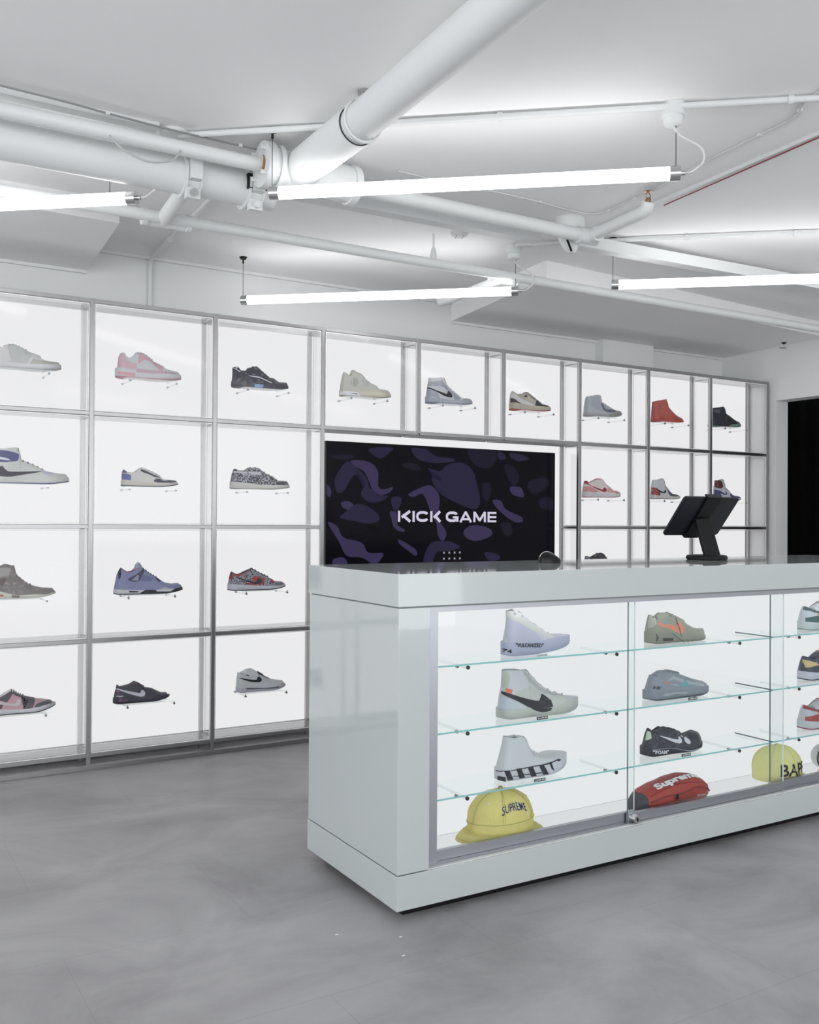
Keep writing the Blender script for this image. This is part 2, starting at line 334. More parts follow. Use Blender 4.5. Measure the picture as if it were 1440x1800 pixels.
 'white_blue_low': {'L':246, 'x':1.0249, 'z':1.1613, 'where':'wall', 'heel':[[0,10],[0.9,38],[3,60],[10,75]], 'st':[[3,27],[43,22],[126,18],[181,17],[234,21]], 'rim':[[6,71],[9,74],[22,62],[41,59],[57,63],[71,72],[80,81],[95,75],[114,68],[142,56],[166,45],[178,36],[205,34],[236,32],[243,21]], 'tongue':[[72,73],[82,82],[105,77],[139,64],[167,50]], 'throat':80, 'patches':[('heel_panel','5a619a',[[2,57],[20,53],[36,48],[34,26],[3,28]]),('collar_panel','4a4a70',[[6,73],[12,68],[20,61],[18,56],[3,59]]),('eyestay','3a3348',[[75,75],[94,71],[112,62],[135,51],[167,37],[135,42],[112,54],[80,63]]),('toe_cap','3a3a50',[[135,35],[158,36],[170,25],[197,31],[231,29],[232,23],[192,19],[128,19]])], 'spring':(0.6,13), 'upper':'cdccca', 'sole':'c6c3b8', 'out':'3f4062', 'lace':'d8d0dc', 'lining':'5d6292'},
 'paisley_low': {'L':290, 'x':1.5083, 'z':1.1594, 'where':'wall', 'heel':[[0,15],[5,54],[10,80],[22,96]], 'st':[[3,32],[66,28],[144,20],[202,20],[276,23]], 'rim':[[10,89],[16,95],[33,84],[49,84],[70,83],[80,94],[128,97],[146,86],[167,74],[197,62],[216,53],[224,45],[274,43],[288,24]], 'tongue':[[71,89],[87,101],[103,99],[127,101],[140,94],[173,74],[211,60]], 'throat':89, 'patches':[('collar_panel','bdbcc4',[[4,81],[39,79],[76,80],[136,80],[139,65],[92,68],[6,74]]),('toe_cap','34323f',[[208,37],[262,40],[268,26],[204,21]])], 'spring':(0.6,13), 'upper':'*paisley,34323f,b9b8c2', 'sole':'c9c8c4', 'out':'a7a49c', 'lace':'8f8d98', 'lining':'bdbcc4'},
 'pink_dunk': {'L':280, 'x':3.5932, 'z':1.1627, 'where':'wall', 'heel':[[0,17],[3,55],[10,91]], 'st':[[-3,34],[44,26],[165,18],[280,25]], 'rim':[[2,86],[14,96],[36,83],[63,89],[110,108],[137,104],[155,80],[191,63],[220,46],[246,44],[280,37],[287,23]], 'tongue':[[69,91],[115,110],[147,104],[170,77],[207,60]], 'throat':98, 'patches':[('heel_panel','c98f8d',[[-1,59],[26,62],[90,36],[72,28],[-1,34]]),('toe_cap','c99a97',[[199,41],[280,37],[282,26],[199,24]]),('eyestay','d3a49f',[[150,44],[166,62],[190,45],[199,27],[150,30]]),('side_logo','9c333a',[[2,90],[23,94],[26,69],[90,53],[121,43],[129,61],[150,51],[143,33],[117,33],[44,59],[5,80]])], 'spring':(0.6,13), 'upper':'ddd3d4', 'sole':'cfcdd0', 'out':'d6a3a6', 'lace':'b98a92', 'lining':'c07f80'},
 'red_white_high': {'L':237, 'x':4.1238, 'z':1.1648, 'where':'wall', 'heel':[[0,18],[4,66],[12,117]], 'st':[[-4,26],[46,19],[140,15],[240,23]], 'rim':[[4,114],[36,115],[88,120],[98,104],[102,82],[135,58],[165,36],[210,32],[244,20]], 'tongue':[[75,116],[101,121],[113,83],[146,58]], 'throat':78, 'patches':[('heel_panel','984a48',[[-4,69],[26,66],[52,34],[46,19],[-4,26]]),('eyestay','5a5c66',[[82,82],[114,57],[141,35],[199,27],[192,18],[123,17],[114,49]]),('side_logo','323650',[[14,66],[46,52],[82,41],[87,60],[101,46],[92,34],[46,38]])], 'spring':(0.6,13), 'upper':'cfd1d4', 'sole':'cdcac6', 'out':'aeaaa6', 'lace':'6b6d78', 'lining':'b9bcc2'},
 'blue_red_high': {'L':240, 'x':4.6648, 'z':1.1712, 'where':'wall', 'heel':[[0,18],[2,72],[8,125]], 'st':[[-10,26],[34,19],[138,14],[243,23]], 'rim':[[-2,125],[15,127],[73,130],[81,112],[87,82],[133,56],[166,36],[216,32],[249,20]], 'tongue':[[50,127],[82,131],[98,82],[142,58]], 'throat':59, 'patches':[('ankle_panel','5c3236',[[-3,125],[51,127],[62,77],[-3,76]]),('heel_panel','45467a',[[-7,72],[16,64],[40,23],[-7,25]]),('toe_cap','55577f',[[115,51],[148,32],[243,27],[194,18],[115,18]]),('side_logo','33356a',[[12,68],[46,50],[85,39],[74,62],[93,47],[79,33],[24,45]])], 'spring':(0.6,13), 'upper':'c7cad2', 'sole':'d0cdc6', 'out':'aaa7a2', 'lace':'4f5080', 'lining':'39303a'},
 'brown_mid': {'L':255, 'x':0.5111, 'z':0.7065, 'where':'wall', 'heel':[[0,20],[3,67],[6,114],[8,137]], 'st':[[2,35],[40,30],[84,17],[112,12],[155,15],[193,14],[212,12],[242,13]], 'rim':[[7,138],[28,121],[41,127],[60,137],[94,128],[101,96],[117,81],[141,61],[166,49],[198,40],[240,37],[251,24],[254,14]], 'tongue':[[56,134],[64,138],[96,128],[104,94],[131,68],[158,52]], 'throat':88, 'patches':[('collar_panel','989592',[[8,124],[78,122],[81,113],[72,95],[40,84],[8,87]]),('ankle_panel','5b4a48',[[40,79],[66,83],[57,58],[40,49]]),('sole_block','6e6462',[[84,16],[114,10],[110,3],[83,4]],1),('sole_mark','a8452f',[[40,18],[53,17],[53,10],[40,11]],1)], 'spring':(0.6,15), 'upper':'*blot,6e6766,9a9594', 'sole':'c6c8bc', 'out':'bfc1b5', 'lace':'7b7574', 'lining':'8f8b8a'},
 'blue_mid': {'L':296, 'x':0.9981, 'z':0.7049, 'where':'wall', 'heel':[[0,20],[6,52],[12,84],[22,105],[29,114]], 'st':[[2,23],[103,18],[170,18],[230,19],[286,25]], 'rim':[[22,110],[27,116],[39,104],[58,95],[79,99],[92,111],[111,112],[133,100],[152,84],[179,70],[200,56],[214,47],[245,40],[274,42],[288,33],[294,22]], 'tongue':[[86,106],[87,122],[102,137],[114,125],[121,110],[143,92],[181,70]], 'throat':118, 'patches':[('heel_tab','34323f',[[23,116],[28,112],[20,90],[24,72],[16,64],[17,98]]),('wing','4a4c5c',[[39,60],[102,91],[113,107],[126,102],[113,78],[100,50]]),('wing_window','8f94ab',[[68,60],[94,82],[100,78],[95,58]]),('mesh_panel','*stripes,8a90b4,3f4266',[[113,78],[129,83],[160,64],[145,53],[108,54]]),('lace_lock','2c2433',[[173,70],[181,70],[194,53],[186,51],[173,60]]),('toe_panel','a8acae',[[176,17],[207,29],[239,18]]),('sole_block','24222c',[[103,6],[124,19],[168,18],[170,11],[229,9],[253,24],[285,25],[296,11],[250,4],[196,0.9],[103,1]],1),('sole_window','33303a',[[54,17],[97,14],[89,9],[58,10]],1),('collar_trim','b06a66',[[25,116],[36,104],[55,95],[76,99],[92,112],[108,113],[108,110],[92,108],[76,96],[55,92],[35,101]])], 'spring':(0.6,13), 'upper':'8288ab', 'sole':'c9c9cf', 'out':'2b2a33', 'lace':'2f2a3c', 'lining':'7d83a6', 'tonguecol':'9aa0bd'},
 'elephant_low': {'L':280, 'x':1.5016, 'z':0.7022, 'where':'wall', 'heel':[[0,18],[4,48],[7,67],[15,88]], 'st':[[2,32],[50,27],[103,22],[166,19],[217,18],[269,21]], 'rim':[[6,78],[10,89],[29,78],[44,72],[68,77],[89,88],[112,97],[133,86],[154,72],[186,59],[208,50],[224,38],[260,35],[272,28],[280,18]], 'tongue':[[61,79],[74,86],[103,95],[116,98],[140,83],[194,59]], 'throat':108, 'patches':[('heel_panel','8e4048',[[4,69],[16,69],[18,59],[14,54],[7,51]]),('collar_panel','363648',[[5,86],[10,88],[22,78],[16,71],[4,73]]),('collar_panel','9b5450',[[16,78],[61,73],[103,94],[100,89],[58,68],[37,61],[18,69]]),('side_panel','a04a42',[[101,54],[119,66],[129,61],[164,53],[162,36],[144,23],[126,26],[109,39]]),('side_panel','9b3f3c',[[73,35],[114,32],[129,22],[72,28]]),('toe_panel','a8384a',[[189,45],[200,50],[211,38],[194,30]]),('toe_cap','77757f',[[208,34],[249,35],[269,26],[264,20],[208,19]]),('side_logo','2e3040',[[22,65],[50,56],[93,42],[126,36],[129,56],[151,48],[149,33],[129,25],[93,35],[56,48]])], 'spring':(0.6,13), 'upper':'*elephant,c0c2cc,3c3c48', 'sole':'c4c6d0', 'out':'24242e', 'lace':'2a2a40', 'lining':'9b5450'},
 'pink_grey_low': {'L':258, 'x':0.5114, 'z':0.2463, 'where':'wall', 'heel':[[0,16],[2,46],[4,68],[8,85]], 'st':[[2,28],[44,24],[85,20],[125,17],[170,20],[214,28],[245,30]], 'rim':[[8,87],[25,69],[45,70],[66,81],[82,91],[96,86],[116,75],[145,64],[174,57],[180,53],[208,48],[239,40],[250,30],[254,23]], 'tongue':[[59,83],[84,96],[96,93],[115,78],[134,68]], 'throat':85, 'patches':[('collar_panel','56515a',[[7,86],[44,71],[82,92],[94,82],[70,49],[44,58],[6,60]]),('heel_panel','57434c',[[2,48],[56,42],[50,25],[2,30]]),('eyestay','57555d',[[92,89],[113,78],[141,68],[170,60],[176,55],[170,35],[162,18],[121,19],[145,35],[149,54],[129,64],[109,68],[92,80]]),('toe_cap','56545c',[[174,33],[195,40],[233,44],[243,36],[238,30],[208,27],[170,20]]),('side_logo','c2bfc0',[[6,62],[44,56],[68,47],[105,40],[107,61],[119,58],[121,47],[113,30],[68,39],[6,51]])], 'spring':(0.6,20), 'upper':'c09aa3', 'sole':'c9cad2', 'out':'3e3a42', 'lace':'57555d', 'lining':'d0d0d2', 'tonguecol':'d0d0d2'},
 'black_skate_low': {'L':241, 'x':1.0, 'z':0.2467, 'where':'wall', 'heel':[[0,10],[3,33],[9,58],[14,79]], 'st':[[2,24],[87,17],[155,14],[198,12],[230,16]], 'rim':[[10,75],[14,82],[27,70],[47,72],[66,76],[84,78],[99,80],[110,74],[124,62],[162,54],[176,46],[205,31],[226,30],[234,18],[238,8]], 'tongue':[[33,69],[65,78],[86,90],[93,88],[104,79],[130,63]], 'throat':96, 'patches':[('heel_panel','7d5670',[[10,60],[22,57],[22,50],[12,50]]),('lettering','d8d8de',[[10,35],[36,34],[36,32],[10,33]]),('side_logo','c8c7d2',[[8,62],[18,65],[45,55],[87,42],[105,40],[113,43],[112,54],[123,49],[129,37],[123,27],[110,24],[78,34],[40,49],[18,60]]),('sole_block','6a4d6a',[[18,23],[54,19],[52,11],[18,11]],1)], 'spring':(0.6,13), 'upper':'*blot,3e3c48,524f5c', 'sole':'3c3a46', 'out':'38363f', 'lace':'5a4a58', 'lining':'7c858c'},
 'white_low': {'L':241, 'x':1.5443, 'z':0.2425, 'where':'wall', 'heel':[[0,8],[-2,30],[2,63],[7,91]], 'st':[[2,21],[39,23],[128,15],[172,17],[228,16]], 'rim':[[3,86],[6,92],[20,85],[43,80],[63,73],[79,75],[101,83],[115,75],[137,65],[170,48],[198,42],[224,38],[234,28],[242,11]], 'tongue':[[23,90],[48,103],[71,104],[103,85],[130,69]], 'throat':98, 'patches':[('lettering','20202a',[[19,84],[27,85],[32,77],[55,80],[59,74],[52,72],[39,76],[34,75]]),('sole_stripe','5b5b66',[[36,21],[124,14],[191,17],[195,11],[150,10],[61,13],[39,15]],1),('eyestay','15151c',[[100,81],[128,70],[148,61],[159,54],[153,51],[141,59],[113,70]]),('side_logo','111118',[[8,65],[15,67],[48,58],[80,53],[94,53],[97,70],[111,59],[114,50],[110,43],[94,41],[57,46],[21,60]])], 'spring':(0.6,13), 'upper':'c6c9cd', 'sole':'bcbcca', 'out':'b5b5c2', 'lace':'1b1b22', 'lining':'c9cbcf', 'tonguecol':'d3d5d8'},
 'clear_high': {'L':246, 'x':0.4206, 'z':0.6352, 'where':'counter0', 'heel':[[0,10],[5,38],[12,71],[15,101],[12,127]], 'st':[[-2,38],[30,40],[107,38],[154,45],[194,48],[220,47]], 'rim':[[5,126],[12,127],[20,130],[50,123],[71,111],[92,94],[113,83],[138,66],[169,53],[186,48],[203,51],[222,51],[236,44],[248,32]], 'tongue':[[25,126],[33,130],[59,122],[101,93],[143,67],[169,55]], 'throat':28, 'patches':[('eyestay','c6c6c2',[[9,128],[35,125],[98,85],[150,56],[180,47],[150,46],[93,69],[30,101],[10,114]]),('side_panel','b6b5c8',[[10,110],[93,69],[117,47],[117,35],[10,40],[9,73]]),('heel_panel','c3cbcb',[[6,112],[10,110],[9,40],[-1,30],[6,71]])], 'text':[('"VULCANIZED"',[25,26],[122,32],[25,38],[122,20],'23242c'),('74',[-3,10],[14,20],[-3,21],[14,9],'23242c')], 'spring':(0.3,28), 'upper':'bfc0ca', 'sole':'aeb1c8', 'out':'a6aac4', 'lace':'c9c8c4', 'lining':'b9bcc0'},
 'white_black_high': {'L':293, 'x':0.4064, 'z':0.4586, 'where':'counter1', 'heel':[[0,8],[2,28],[7,64],[13,88],[13,135]], 'st':[[-6,26],[52,28],[93,25],[154,22],[189,30],[230,39],[262,38]], 'rim':[[5,134],[25,138],[76,135],[96,130],[109,117],[124,99],[147,80],[176,64],[204,53],[244,45],[270,40],[294,28],[299,21]], 'tongue':[[84,132],[94,134],[105,126],[126,106],[157,80],[194,61],[238,49]], 'throat':93, 'patches':[('collar_panel','bebfb6',[[6,131],[25,135],[28,116],[23,100],[22,87],[6,90]]),('side_panel','c2c4bf',[[25,68],[93,90],[128,73],[154,55],[129,46],[93,45],[42,58]]),('eyestay','b4b6b2',[[77,134],[90,122],[128,86],[180,60],[216,53],[210,50],[154,59],[119,78],[93,103],[72,127]]),('heel_panel','bfc5cf',[[-1,69],[25,59],[42,42],[51,28],[-5,28]]),('side_tab','e0734f',[[17,87],[32,84],[28,72],[16,75]]),('lower_panel','c0c2bd',[[120,22],[155,22],[190,30],[231,39],[241,46],[190,53],[166,52],[166,27]]),('side_logo','20202b',[[6,79],[10,78],[42,66],[83,53],[119,44],[136,46],[131,66],[154,53],[166,38],[168,24],[164,18],[129,19],[94,24],[52,47],[19,62],[8,71]]),('logo_tail','20202b',[[88,27],[163,23],[158,15],[142,12],[128,12],[110,17]],1)], 'spring':(0.6,16), 'upper':'c9cbcf', 'sole':'bcbfb8', 'out':'b5b8b2', 'lace':'c4c6c6', 'lining':'bcbfc2'},
 'check_high': {'L':256, 'x':0.4005, 'z':0.2805, 'where':'counter2', 'heel':[[0,11],[6,43],[16,73],[23,102],[26,123]], 'st':[[-0.1,29],[10,32],[57,35],[108,35],[150,37],[189,48],[215,52]], 'rim':[[10,127],[14,130],[27,122],[54,118],[80,119],[99,108],[109,84],[124,61],[160,55],[197,55],[227,55],[240,48],[256,34],[260,23]], 'tongue':[[71,118],[81,120],[93,116],[107,101],[120,75],[149,58]], 'throat':91, 'patches':[('checker','1d1f26',[[10,31],[24,32],[38,4],[20,3]],1),('checker','1d1f26',[[47,34],[66,33],[80,4],[60,4]],1),('checker','1d1f26',[[88,33],[107,34],[120,5],[103,3]],1),('checker','1d1f26',[[127,34],[143,34],[160,6],[142,5]],1),('checker','1d1f26',[[161,37],[168,39],[178,14],[169,20]],1),('checker','1d1f26',[[184,44],[192,48],[206,43],[194,39]],1),('checker','1d1f26',[[18,6],[19,14],[19,11],[18,4]],1),('checker','1d1f26',[[35,15],[58,13],[58,11],[35,13]],1),('checker','1d1f26',[[76,15],[99,13],[99,10],[76,12]],1),('checker','1d1f26',[[116,14],[136,14],[136,11],[116,11]],1),('foxing_line','1d1f26',[[-0.1,29],[10,31],[103,34],[161,38],[185,47],[187,44],[161,35],[103,31],[10,29],[-0.1,26]],1),('heel_label','33353d',[[0.8,15],[14,13],[14,-1],[0.8,2]],1)], 'spring':(0.5,27), 'upper':'cdd0d4', 'sole':'cfcfd6', 'out':'c2c3ca', 'lace':'d2d4d8', 'lining':'c9ccd0'},
 'olive_runner': {'L':259, 'x':0.9909, 'z':0.6434, 'where':'counter0', 'heel':[[0,10],[1,42],[4,72],[10,95]], 'st':[[-8,34],[24,38],[77,33],[105,25],[124,18],[169,17],[265,13]], 'rim':[[-4,92],[8,94],[17,87],[26,78],[54,74],[74,83],[99,89],[126,80],[159,64],[200,45],[230,37],[262,36],[267,24],[268,11]], 'tongue':[[33,83],[50,97],[58,97],[92,94],[120,81],[166,65]], 'throat':84, 'patches':[('side_logo','cf826c',[[20,66],[32,69],[71,61],[110,52],[110,70],[122,65],[135,51],[132,32],[125,26],[106,33],[72,45],[32,57]]),('side_tab','6f989b',[[46,70],[66,69],[66,60],[46,63]]),('strap_line','4c4e45',[[104,80],[109,80],[122,18],[119,18]]),('air_window','2f302d',[[36,19],[84,16],[84,8],[39,9]],1),('sole_line','53554b',[[76,32],[81,32],[126,4],[122,4]],1),('sole_line','53554b',[[13,35],[14,36],[23,18],[13,6],[14,8],[20,18]],1),('collar_panel','a4a499',[[-4,92],[21,92],[15,83],[21,63],[2,48],[-8,62]])], 'spring':(0.6,5), 'upper':'8b8c7e', 'sole':'85877a', 'out':'7d7f71', 'lace':'8f9084', 'lining':'77776c', 'wavy':1},
 'grey_runner': {'L':279, 'x':0.9859, 'z':0.4694, 'where':'counter1', 'heel':[[0,12],[10,39],[16,65],[26,92],[40,96]], 'st':[[-9,28],[17,28],[40,29],[97,28],[148,24],[198,28],[286,24]], 'rim':[[9,83],[18,94],[14,99],[21,80],[39,71],[61,76],[78,84],[107,83],[148,74],[192,60],[216,52],[258,43],[284,32],[289,19]], 'tongue':[[36,81],[55,90],[75,90],[112,84],[148,75]], 'throat':89, 'patches':[('side_band','a6acb2',[[69,58],[98,72],[149,55],[227,37],[227,30],[149,45],[98,62]]),('side_logo','b98474',[[47,58],[69,58],[86,50],[75,48]]),('side_logo','5aa5a5',[[109,43],[144,47],[136,60],[154,50],[156,40],[144,35]]),('side_logo','a5aec0',[[81,50],[119,43],[114,40],[81,47]]),('pull_tab','777f88',[[10,92],[31,96],[31,93],[18,90],[9,70],[3,71]]),('sole_tread','555a62',[[5,6],[96,4],[213,12],[213,6],[96,-1],[19,-1]],1),('sole_band','a9aeb6',[[37,17],[56,21],[96,22],[147,18],[142,14],[96,17],[56,13]],1)], 'text':[('AIR"',[15,36],[39,44],[15,46],[39,34],'42464e')], 'spring':(0.6,14), 'upper':'8b919b', 'sole':'858b94', 'out':'6d727b', 'lace':'9aa0a8', 'lining':'5a5d66', 'wavy':1},
 'black_runner': {'L':262, 'x':0.9748, 'z':0.292, 'where':'counter2', 'heel':[[0,20],[10,38],[14,64],[22,84],[27,101]], 'st':[[-8,24],[14,27],[56,27],[104,21],[141,10],[172,5],[203,8],[270,12]], 'rim':[[11,97],[8,102],[17,97],[26,82],[35,72],[50,68],[78,80],[90,80],[120,74],[155,60],[178,49],[197,45],[210,54],[231,59],[252,52],[270,34],[271,16]], 'tongue':[[53,70],[71,76],[92,80],[131,72],[179,51]], 'throat':75, 'patches':[('heel_panel','b9d2b0',[[8,80],[23,76],[21,57],[11,47],[1,53]]),('side_logo','cfd0d6',[[46,64],[81,55],[115,45],[133,43],[131,55],[141,47],[143,34],[131,30],[110,36],[75,51]]),('side_dot','cfd0d6',[[152,43],[157,47],[166,47],[174,42],[178,35],[177,28],[170,25],[162,27],[154,34]]),('side_dot','cfd0d6',[[140,53],[146,54],[153,47],[149,47]]),('foam_line','8d93a0',[[14,26],[103,21],[150,10],[176,6],[209,11],[270,10],[271,7],[209,7],[176,2],[150,6],[103,19],[14,24]],1)], 'text':[('"FOAM"',[16,10],[80,16],[16,22],[80,3],'d5d6dc')], 'spring':(0.6,14), 'upper':'*blot,2b2d37,484b56', 'sole':'2b2d36', 'out':'26262e', 'lace':'3a3c46', 'lining':'3c3e48'},
}

# ---------------------------------------------------------------- materials of the room
M_wall = plain('white_paint', 'e2e3e3', 0.75, bump=0.04, bscale=6)
M_ceil = plain('ceiling_paint', 'f4f4f4', 0.8, bump=0.10, bscale=3)
M_pipe = plain('gloss_white_pipe_paint', 'dcdede', 0.45, bump=0.05, bscale=25)
M_steel = plain('brushed_steel', (0.36, 0.355, 0.36, 1), 0.34, 1.0, bump=0.03, bscale=18)
M_chrome = plain('satin_chrome', (0.6, 0.6, 0.6, 1), 0.22, 1.0)
M_alu = plain('anodised_aluminium', (0.42, 0.43, 0.46, 1), 0.35, 1.0)
M_dark = plain('dark_metal', '2a2a2a', 0.5, 0.6)
M_black = plain('black_plastic', '0c0d10', 0.35, spec=0.25)
M_lam = plain('white_gloss_laminate', 'b3b9b9', 0.045, spec=0.9, bump=0.006, bscale=3)
M_acryl = clear('clear_acrylic', trans=0.995, rough=0.08, ior=1.2)
M_acryl_side = clear('clear_acrylic_side', trans=0.995, rough=0.05, ior=1.55)
M_shelf = clear('shelf_glass', 'fdffff', 0.998, ior=1.16)
M_acryl_edge = plain('acrylic_edge_glow', 'ffffff', 0.4)  # white in place of the light that clear edges collect
M_glass = clear('clear_glass', 'fcfefe', 0.995, ior=1.28)
M_glass_lit = plain('glass_bright_edge', 'e8f0f0', 0.2)  # lit copy of the door edge, brightness put into the colour
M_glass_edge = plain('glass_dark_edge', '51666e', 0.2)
M_cyan = plain('glass_green_edge', '8fc4c4', 0.2)
M_panel = emit('backlit_diffuser', 'fbfbfd', PANEL_STRENGTH)
M_tube = emit('lit_tube', 'ffffff', TUBE_STRENGTH)
M_cable = plain('white_cable', 'd0d0d0', 0.5)

def floor_mat():
    m, nt, b = nmat('grey_vinyl_floor')
    L = nt.links.new
    tc = nt.nodes.new('ShaderNodeTexCoord')
    n1 = nt.nodes.new('ShaderNodeTexNoise'); n1.inputs['Scale'].default_value = 2.0; n1.inputs['Detail'].default_value = 8; n1.inputs['Roughness'].default_value = 0.62; n1.inputs['Distortion'].default_value = 0.6
    mp = nt.nodes.new('ShaderNodeMapping'); mp.inputs['Rotation'].default_value = (0, 0, 0.5); mp.inputs['Scale'].default_value = (1, 1.35, 1)
    L(tc.outputs['Object'], mp.inputs[0]); L(mp.outputs[0], n1.inputs['Vector'])
    cr = nt.nodes.new('ShaderNodeValToRGB')
    cr.color_ramp.elements[0].position = 0.3; cr.color_ramp.elements[0].color = lin('868587')
    cr.color_ramp.elements[1].position = 0.72; cr.color_ramp.elements[1].color = lin('adacae')
    L(n1.outputs[0], cr.inputs[0])
    br = nt.nodes.new('ShaderNodeTexBrick'); br.offset = 0.5
    br.inputs['Scale'].default_value = 1.0; br.inputs['Mortar Size'].default_value = 0.0012; br.inputs['Brick Width'].default_value = 0.92; br.inputs['Row Height'].default_value = 0.46
    br.inputs['Color1'].default_value = (1, 1, 1, 1); br.inputs['Color2'].default_value = (0.955, 0.955, 0.955, 1); br.inputs['Mortar'].default_value = (0.72, 0.72, 0.72, 1)
    L(tc.outputs['Object'], br.inputs['Vector'])
    mx = nt.nodes.new('ShaderNodeMix'); mx.data_type = 'RGBA'; mx.blend_type = 'MULTIPLY'; mx.inputs[0].default_value = 0.55
    L(cr.outputs[0], mx.inputs[6]); L(br.outputs[0], mx.inputs[7]); L(mx.outputs[2], b.inputs['Base Color'])
    n2 = nt.nodes.new('ShaderNodeTexNoise'); n2.inputs['Scale'].default_value = 5; n2.inputs['Detail'].default_value = 6
    L(tc.outputs['Object'], n2.inputs['Vector'])
    mr = nt.nodes.new('ShaderNodeMapRange'); mr.inputs[3].default_value = 0.36; mr.inputs[4].default_value = 0.52
    L(n2.outputs[0], mr.inputs[0]); L(mr.outputs[0], b.inputs['Roughness'])
    bu = nt.nodes.new('ShaderNodeBump'); bu.inputs['Strength'].default_value = 0.06; bu.inputs['Distance'].default_value = 0.01
    n3 = nt.nodes.new('ShaderNodeTexNoise'); n3.inputs['Scale'].default_value = 14; n3.inputs['Detail'].default_value = 5
    L(tc.outputs['Object'], n3.inputs['Vector']); L(n3.outputs[0], bu.inputs['Height']); L(bu.outputs[0], b.inputs['Normal'])
    return m
M_floor = floor_mat()

# ---------------------------------------------------------------- room shell
CEIL = 2.235
WALL_Y = 4.37
WALL_X = 5.10
struct('floor', MB().box(-4, 7.5, -3.5, WALL_Y + .1, -0.1, 0.0), M_floor)
struct('ceiling', MB().box(-4, 7.5, -3.5, WALL_Y + .1, CEIL, CEIL + .1), M_ceil)
struct('wall_back', MB().box(-4, WALL_X + .15, WALL_Y, WALL_Y + .1, 0, CEIL), M_wall)
def soffit(x0, x1, yf0, yf1, name):
    mb = MB()
    zb, zf = 2.131, 2.150
    vs = [(x0[0], WALL_Y, zb), (x1[0], WALL_Y, zb), (x1[1], yf1, zf), (x0[1], yf0, zf),
          (x0[0], WALL_Y, CEIL), (x1[0], WALL_Y, CEIL), (x1[1], yf1, CEIL), (x0[1], yf0, CEIL)]
    mb.add(vs, [(0, 3, 2, 1), (4, 5, 6, 7), (0, 1, 5, 4), (3, 7, 6, 2), (0, 4, 7, 3), (1, 2, 6, 5)])
    struct(name, mb, M_ceil)
soffit((-4, -4), (0.944, 0.908), 3.65, 3.65, 'trim_1')
soffit((2.904, 2.80), (WALL_X + .15, WALL_X + .15), 3.42, 3.60, 'trim_2')
# boxed pier against the back wall
struct('trim_3', MB().box(3.965, 4.389, 4.30, WALL_Y + .02, 0, 2.14), M_wall)
# cornice bead where the ceiling bay meets the wall
struct('trim_4', MB().box(.944, 2.904, WALL_Y - .018, WALL_Y + .01, 2.222, CEIL + .01), M_wall)
struct('trim_5', MB().box(2.904, 3.965, WALL_Y - .016, WALL_Y + .01, 2.118, 2.134), M_wall)
struct('trim_6', MB().box(4.389, WALL_X + .02, WALL_Y - .016, WALL_Y + .01, 2.118, 2.134), M_wall)
struct('trim_7', MB().box(-4, .944, WALL_Y - .016, WALL_Y + .01, 2.118, 2.134), M_wall)
# right-hand wall with a doorway
DY0, DY1, DZ = 2.75, 3.938, 1.801
mb = MB()
mb.box(WALL_X, WALL_X + .115, DY1, WALL_Y + .1, 0, CEIL)
mb.box(WALL_X, WALL_X + .115, -3.5, DY0, 0, CEIL)
mb.box(WALL_X, WALL_X + .115, DY0, DY1, DZ, CEIL)
struct('wall_right', mb, M_wall)
# black curtain closing the doorway
mb = MB(); vs = []; fs = []
N = 120
for i in range(N + 1):
    y = DY0 - .05 + (DY1 - DY0 + .1) * i / N
    x = WALL_X + .15 + .014 * math.sin(y * 52) + .008 * math.sin(y * 23 + 1)
    for z, k in ((0.006, 1.2), (0.9, 1.0), (DZ + .06, .55)):
        vs.append((WALL_X + .15 + (x - WALL_X - .15) * k, y, z))
    if i:
        a = 3 * (i - 1); b = 3 * i
        fs += [(a, b, b + 1, a + 1), (a + 1, b + 1, b + 2, a + 2)]
mb.add(vs, fs)
cu = mb.build('door_curtain', plain('black_cloth', '040405', 0.9, spec=0.05), smooth='all')
so = cu.modifiers.new('thick', 'SOLIDIFY'); so.thickness = 0.003
tag(cu, 'black curtain hanging in the doorway right of the shelving wall', 'curtain')

# ---------------------------------------------------------------- lit shelving wall
X0, CW = 0.8846, 0.5232
ZL = [1.915, 1.455, 0.991, 0.525, 0.058]           # bar levels, top to bottom
YF, YB, TW = 3.976, 4.130, 0.009                   # front face plane, back grid, half tube
def PX(i): return X0 + CW * i
IMIN, IMAX = -3, 8
fr = thing('shelving_frame', 'tall steel tube grid of open cells standing along the whole back wall', 'shelving frame', (PX(0), YF, 0))
P0 = Vector((PX(0), YF, 0))
def bar(name, x0, x1, y0, y1, z0, z1):
    mb = MB().box(x0 - P0.x, x1 - P0.x, y0 - P0.y, y1 - P0.y, z0, z1)
    return mb.build(name, M_steel, fr, bevel=.0012)
def has_cells(i, row):       # is there a glazed cell right of post i in this row
    return IMIN <= i < IMAX and (row == 0 or i < 2 or i >= 5)
for i in range(IMIN, IMAX + 1):
    x = PX(i)
    zlo = 0.0 if (i <= 2 or i >= 5) else ZL[1]
    bar('post', x - TW, x + TW, YF, YF + .018, zlo, ZL[0] + TW)
    bar('post', x - TW, x + TW, YB - .009, YB + .009, zlo, ZL[0] + TW)
    for k, z in enumerate(ZL):
        if (i <= 2 or i >= 5) or k <= 1:
            bar('depth_bar', x - TW + .001, x + TW - .001, YF + .018, YB - .009, z - .007, z + .007)
for k, z in enumerate(ZL):
    for i in range(IMIN, IMAX):
        if has_cells(i, 0) and (k <= 1 or i < 2 or i >= 5):
            bar('rail', PX(i) + TW, PX(i + 1) - TW, YF + .0005, YF + .0175, z - .008, z + .008)
            bar('rail', PX(i) + TW, PX(i + 1) - TW, YB - .0085, YB + .0085, z - .008, z + .008)
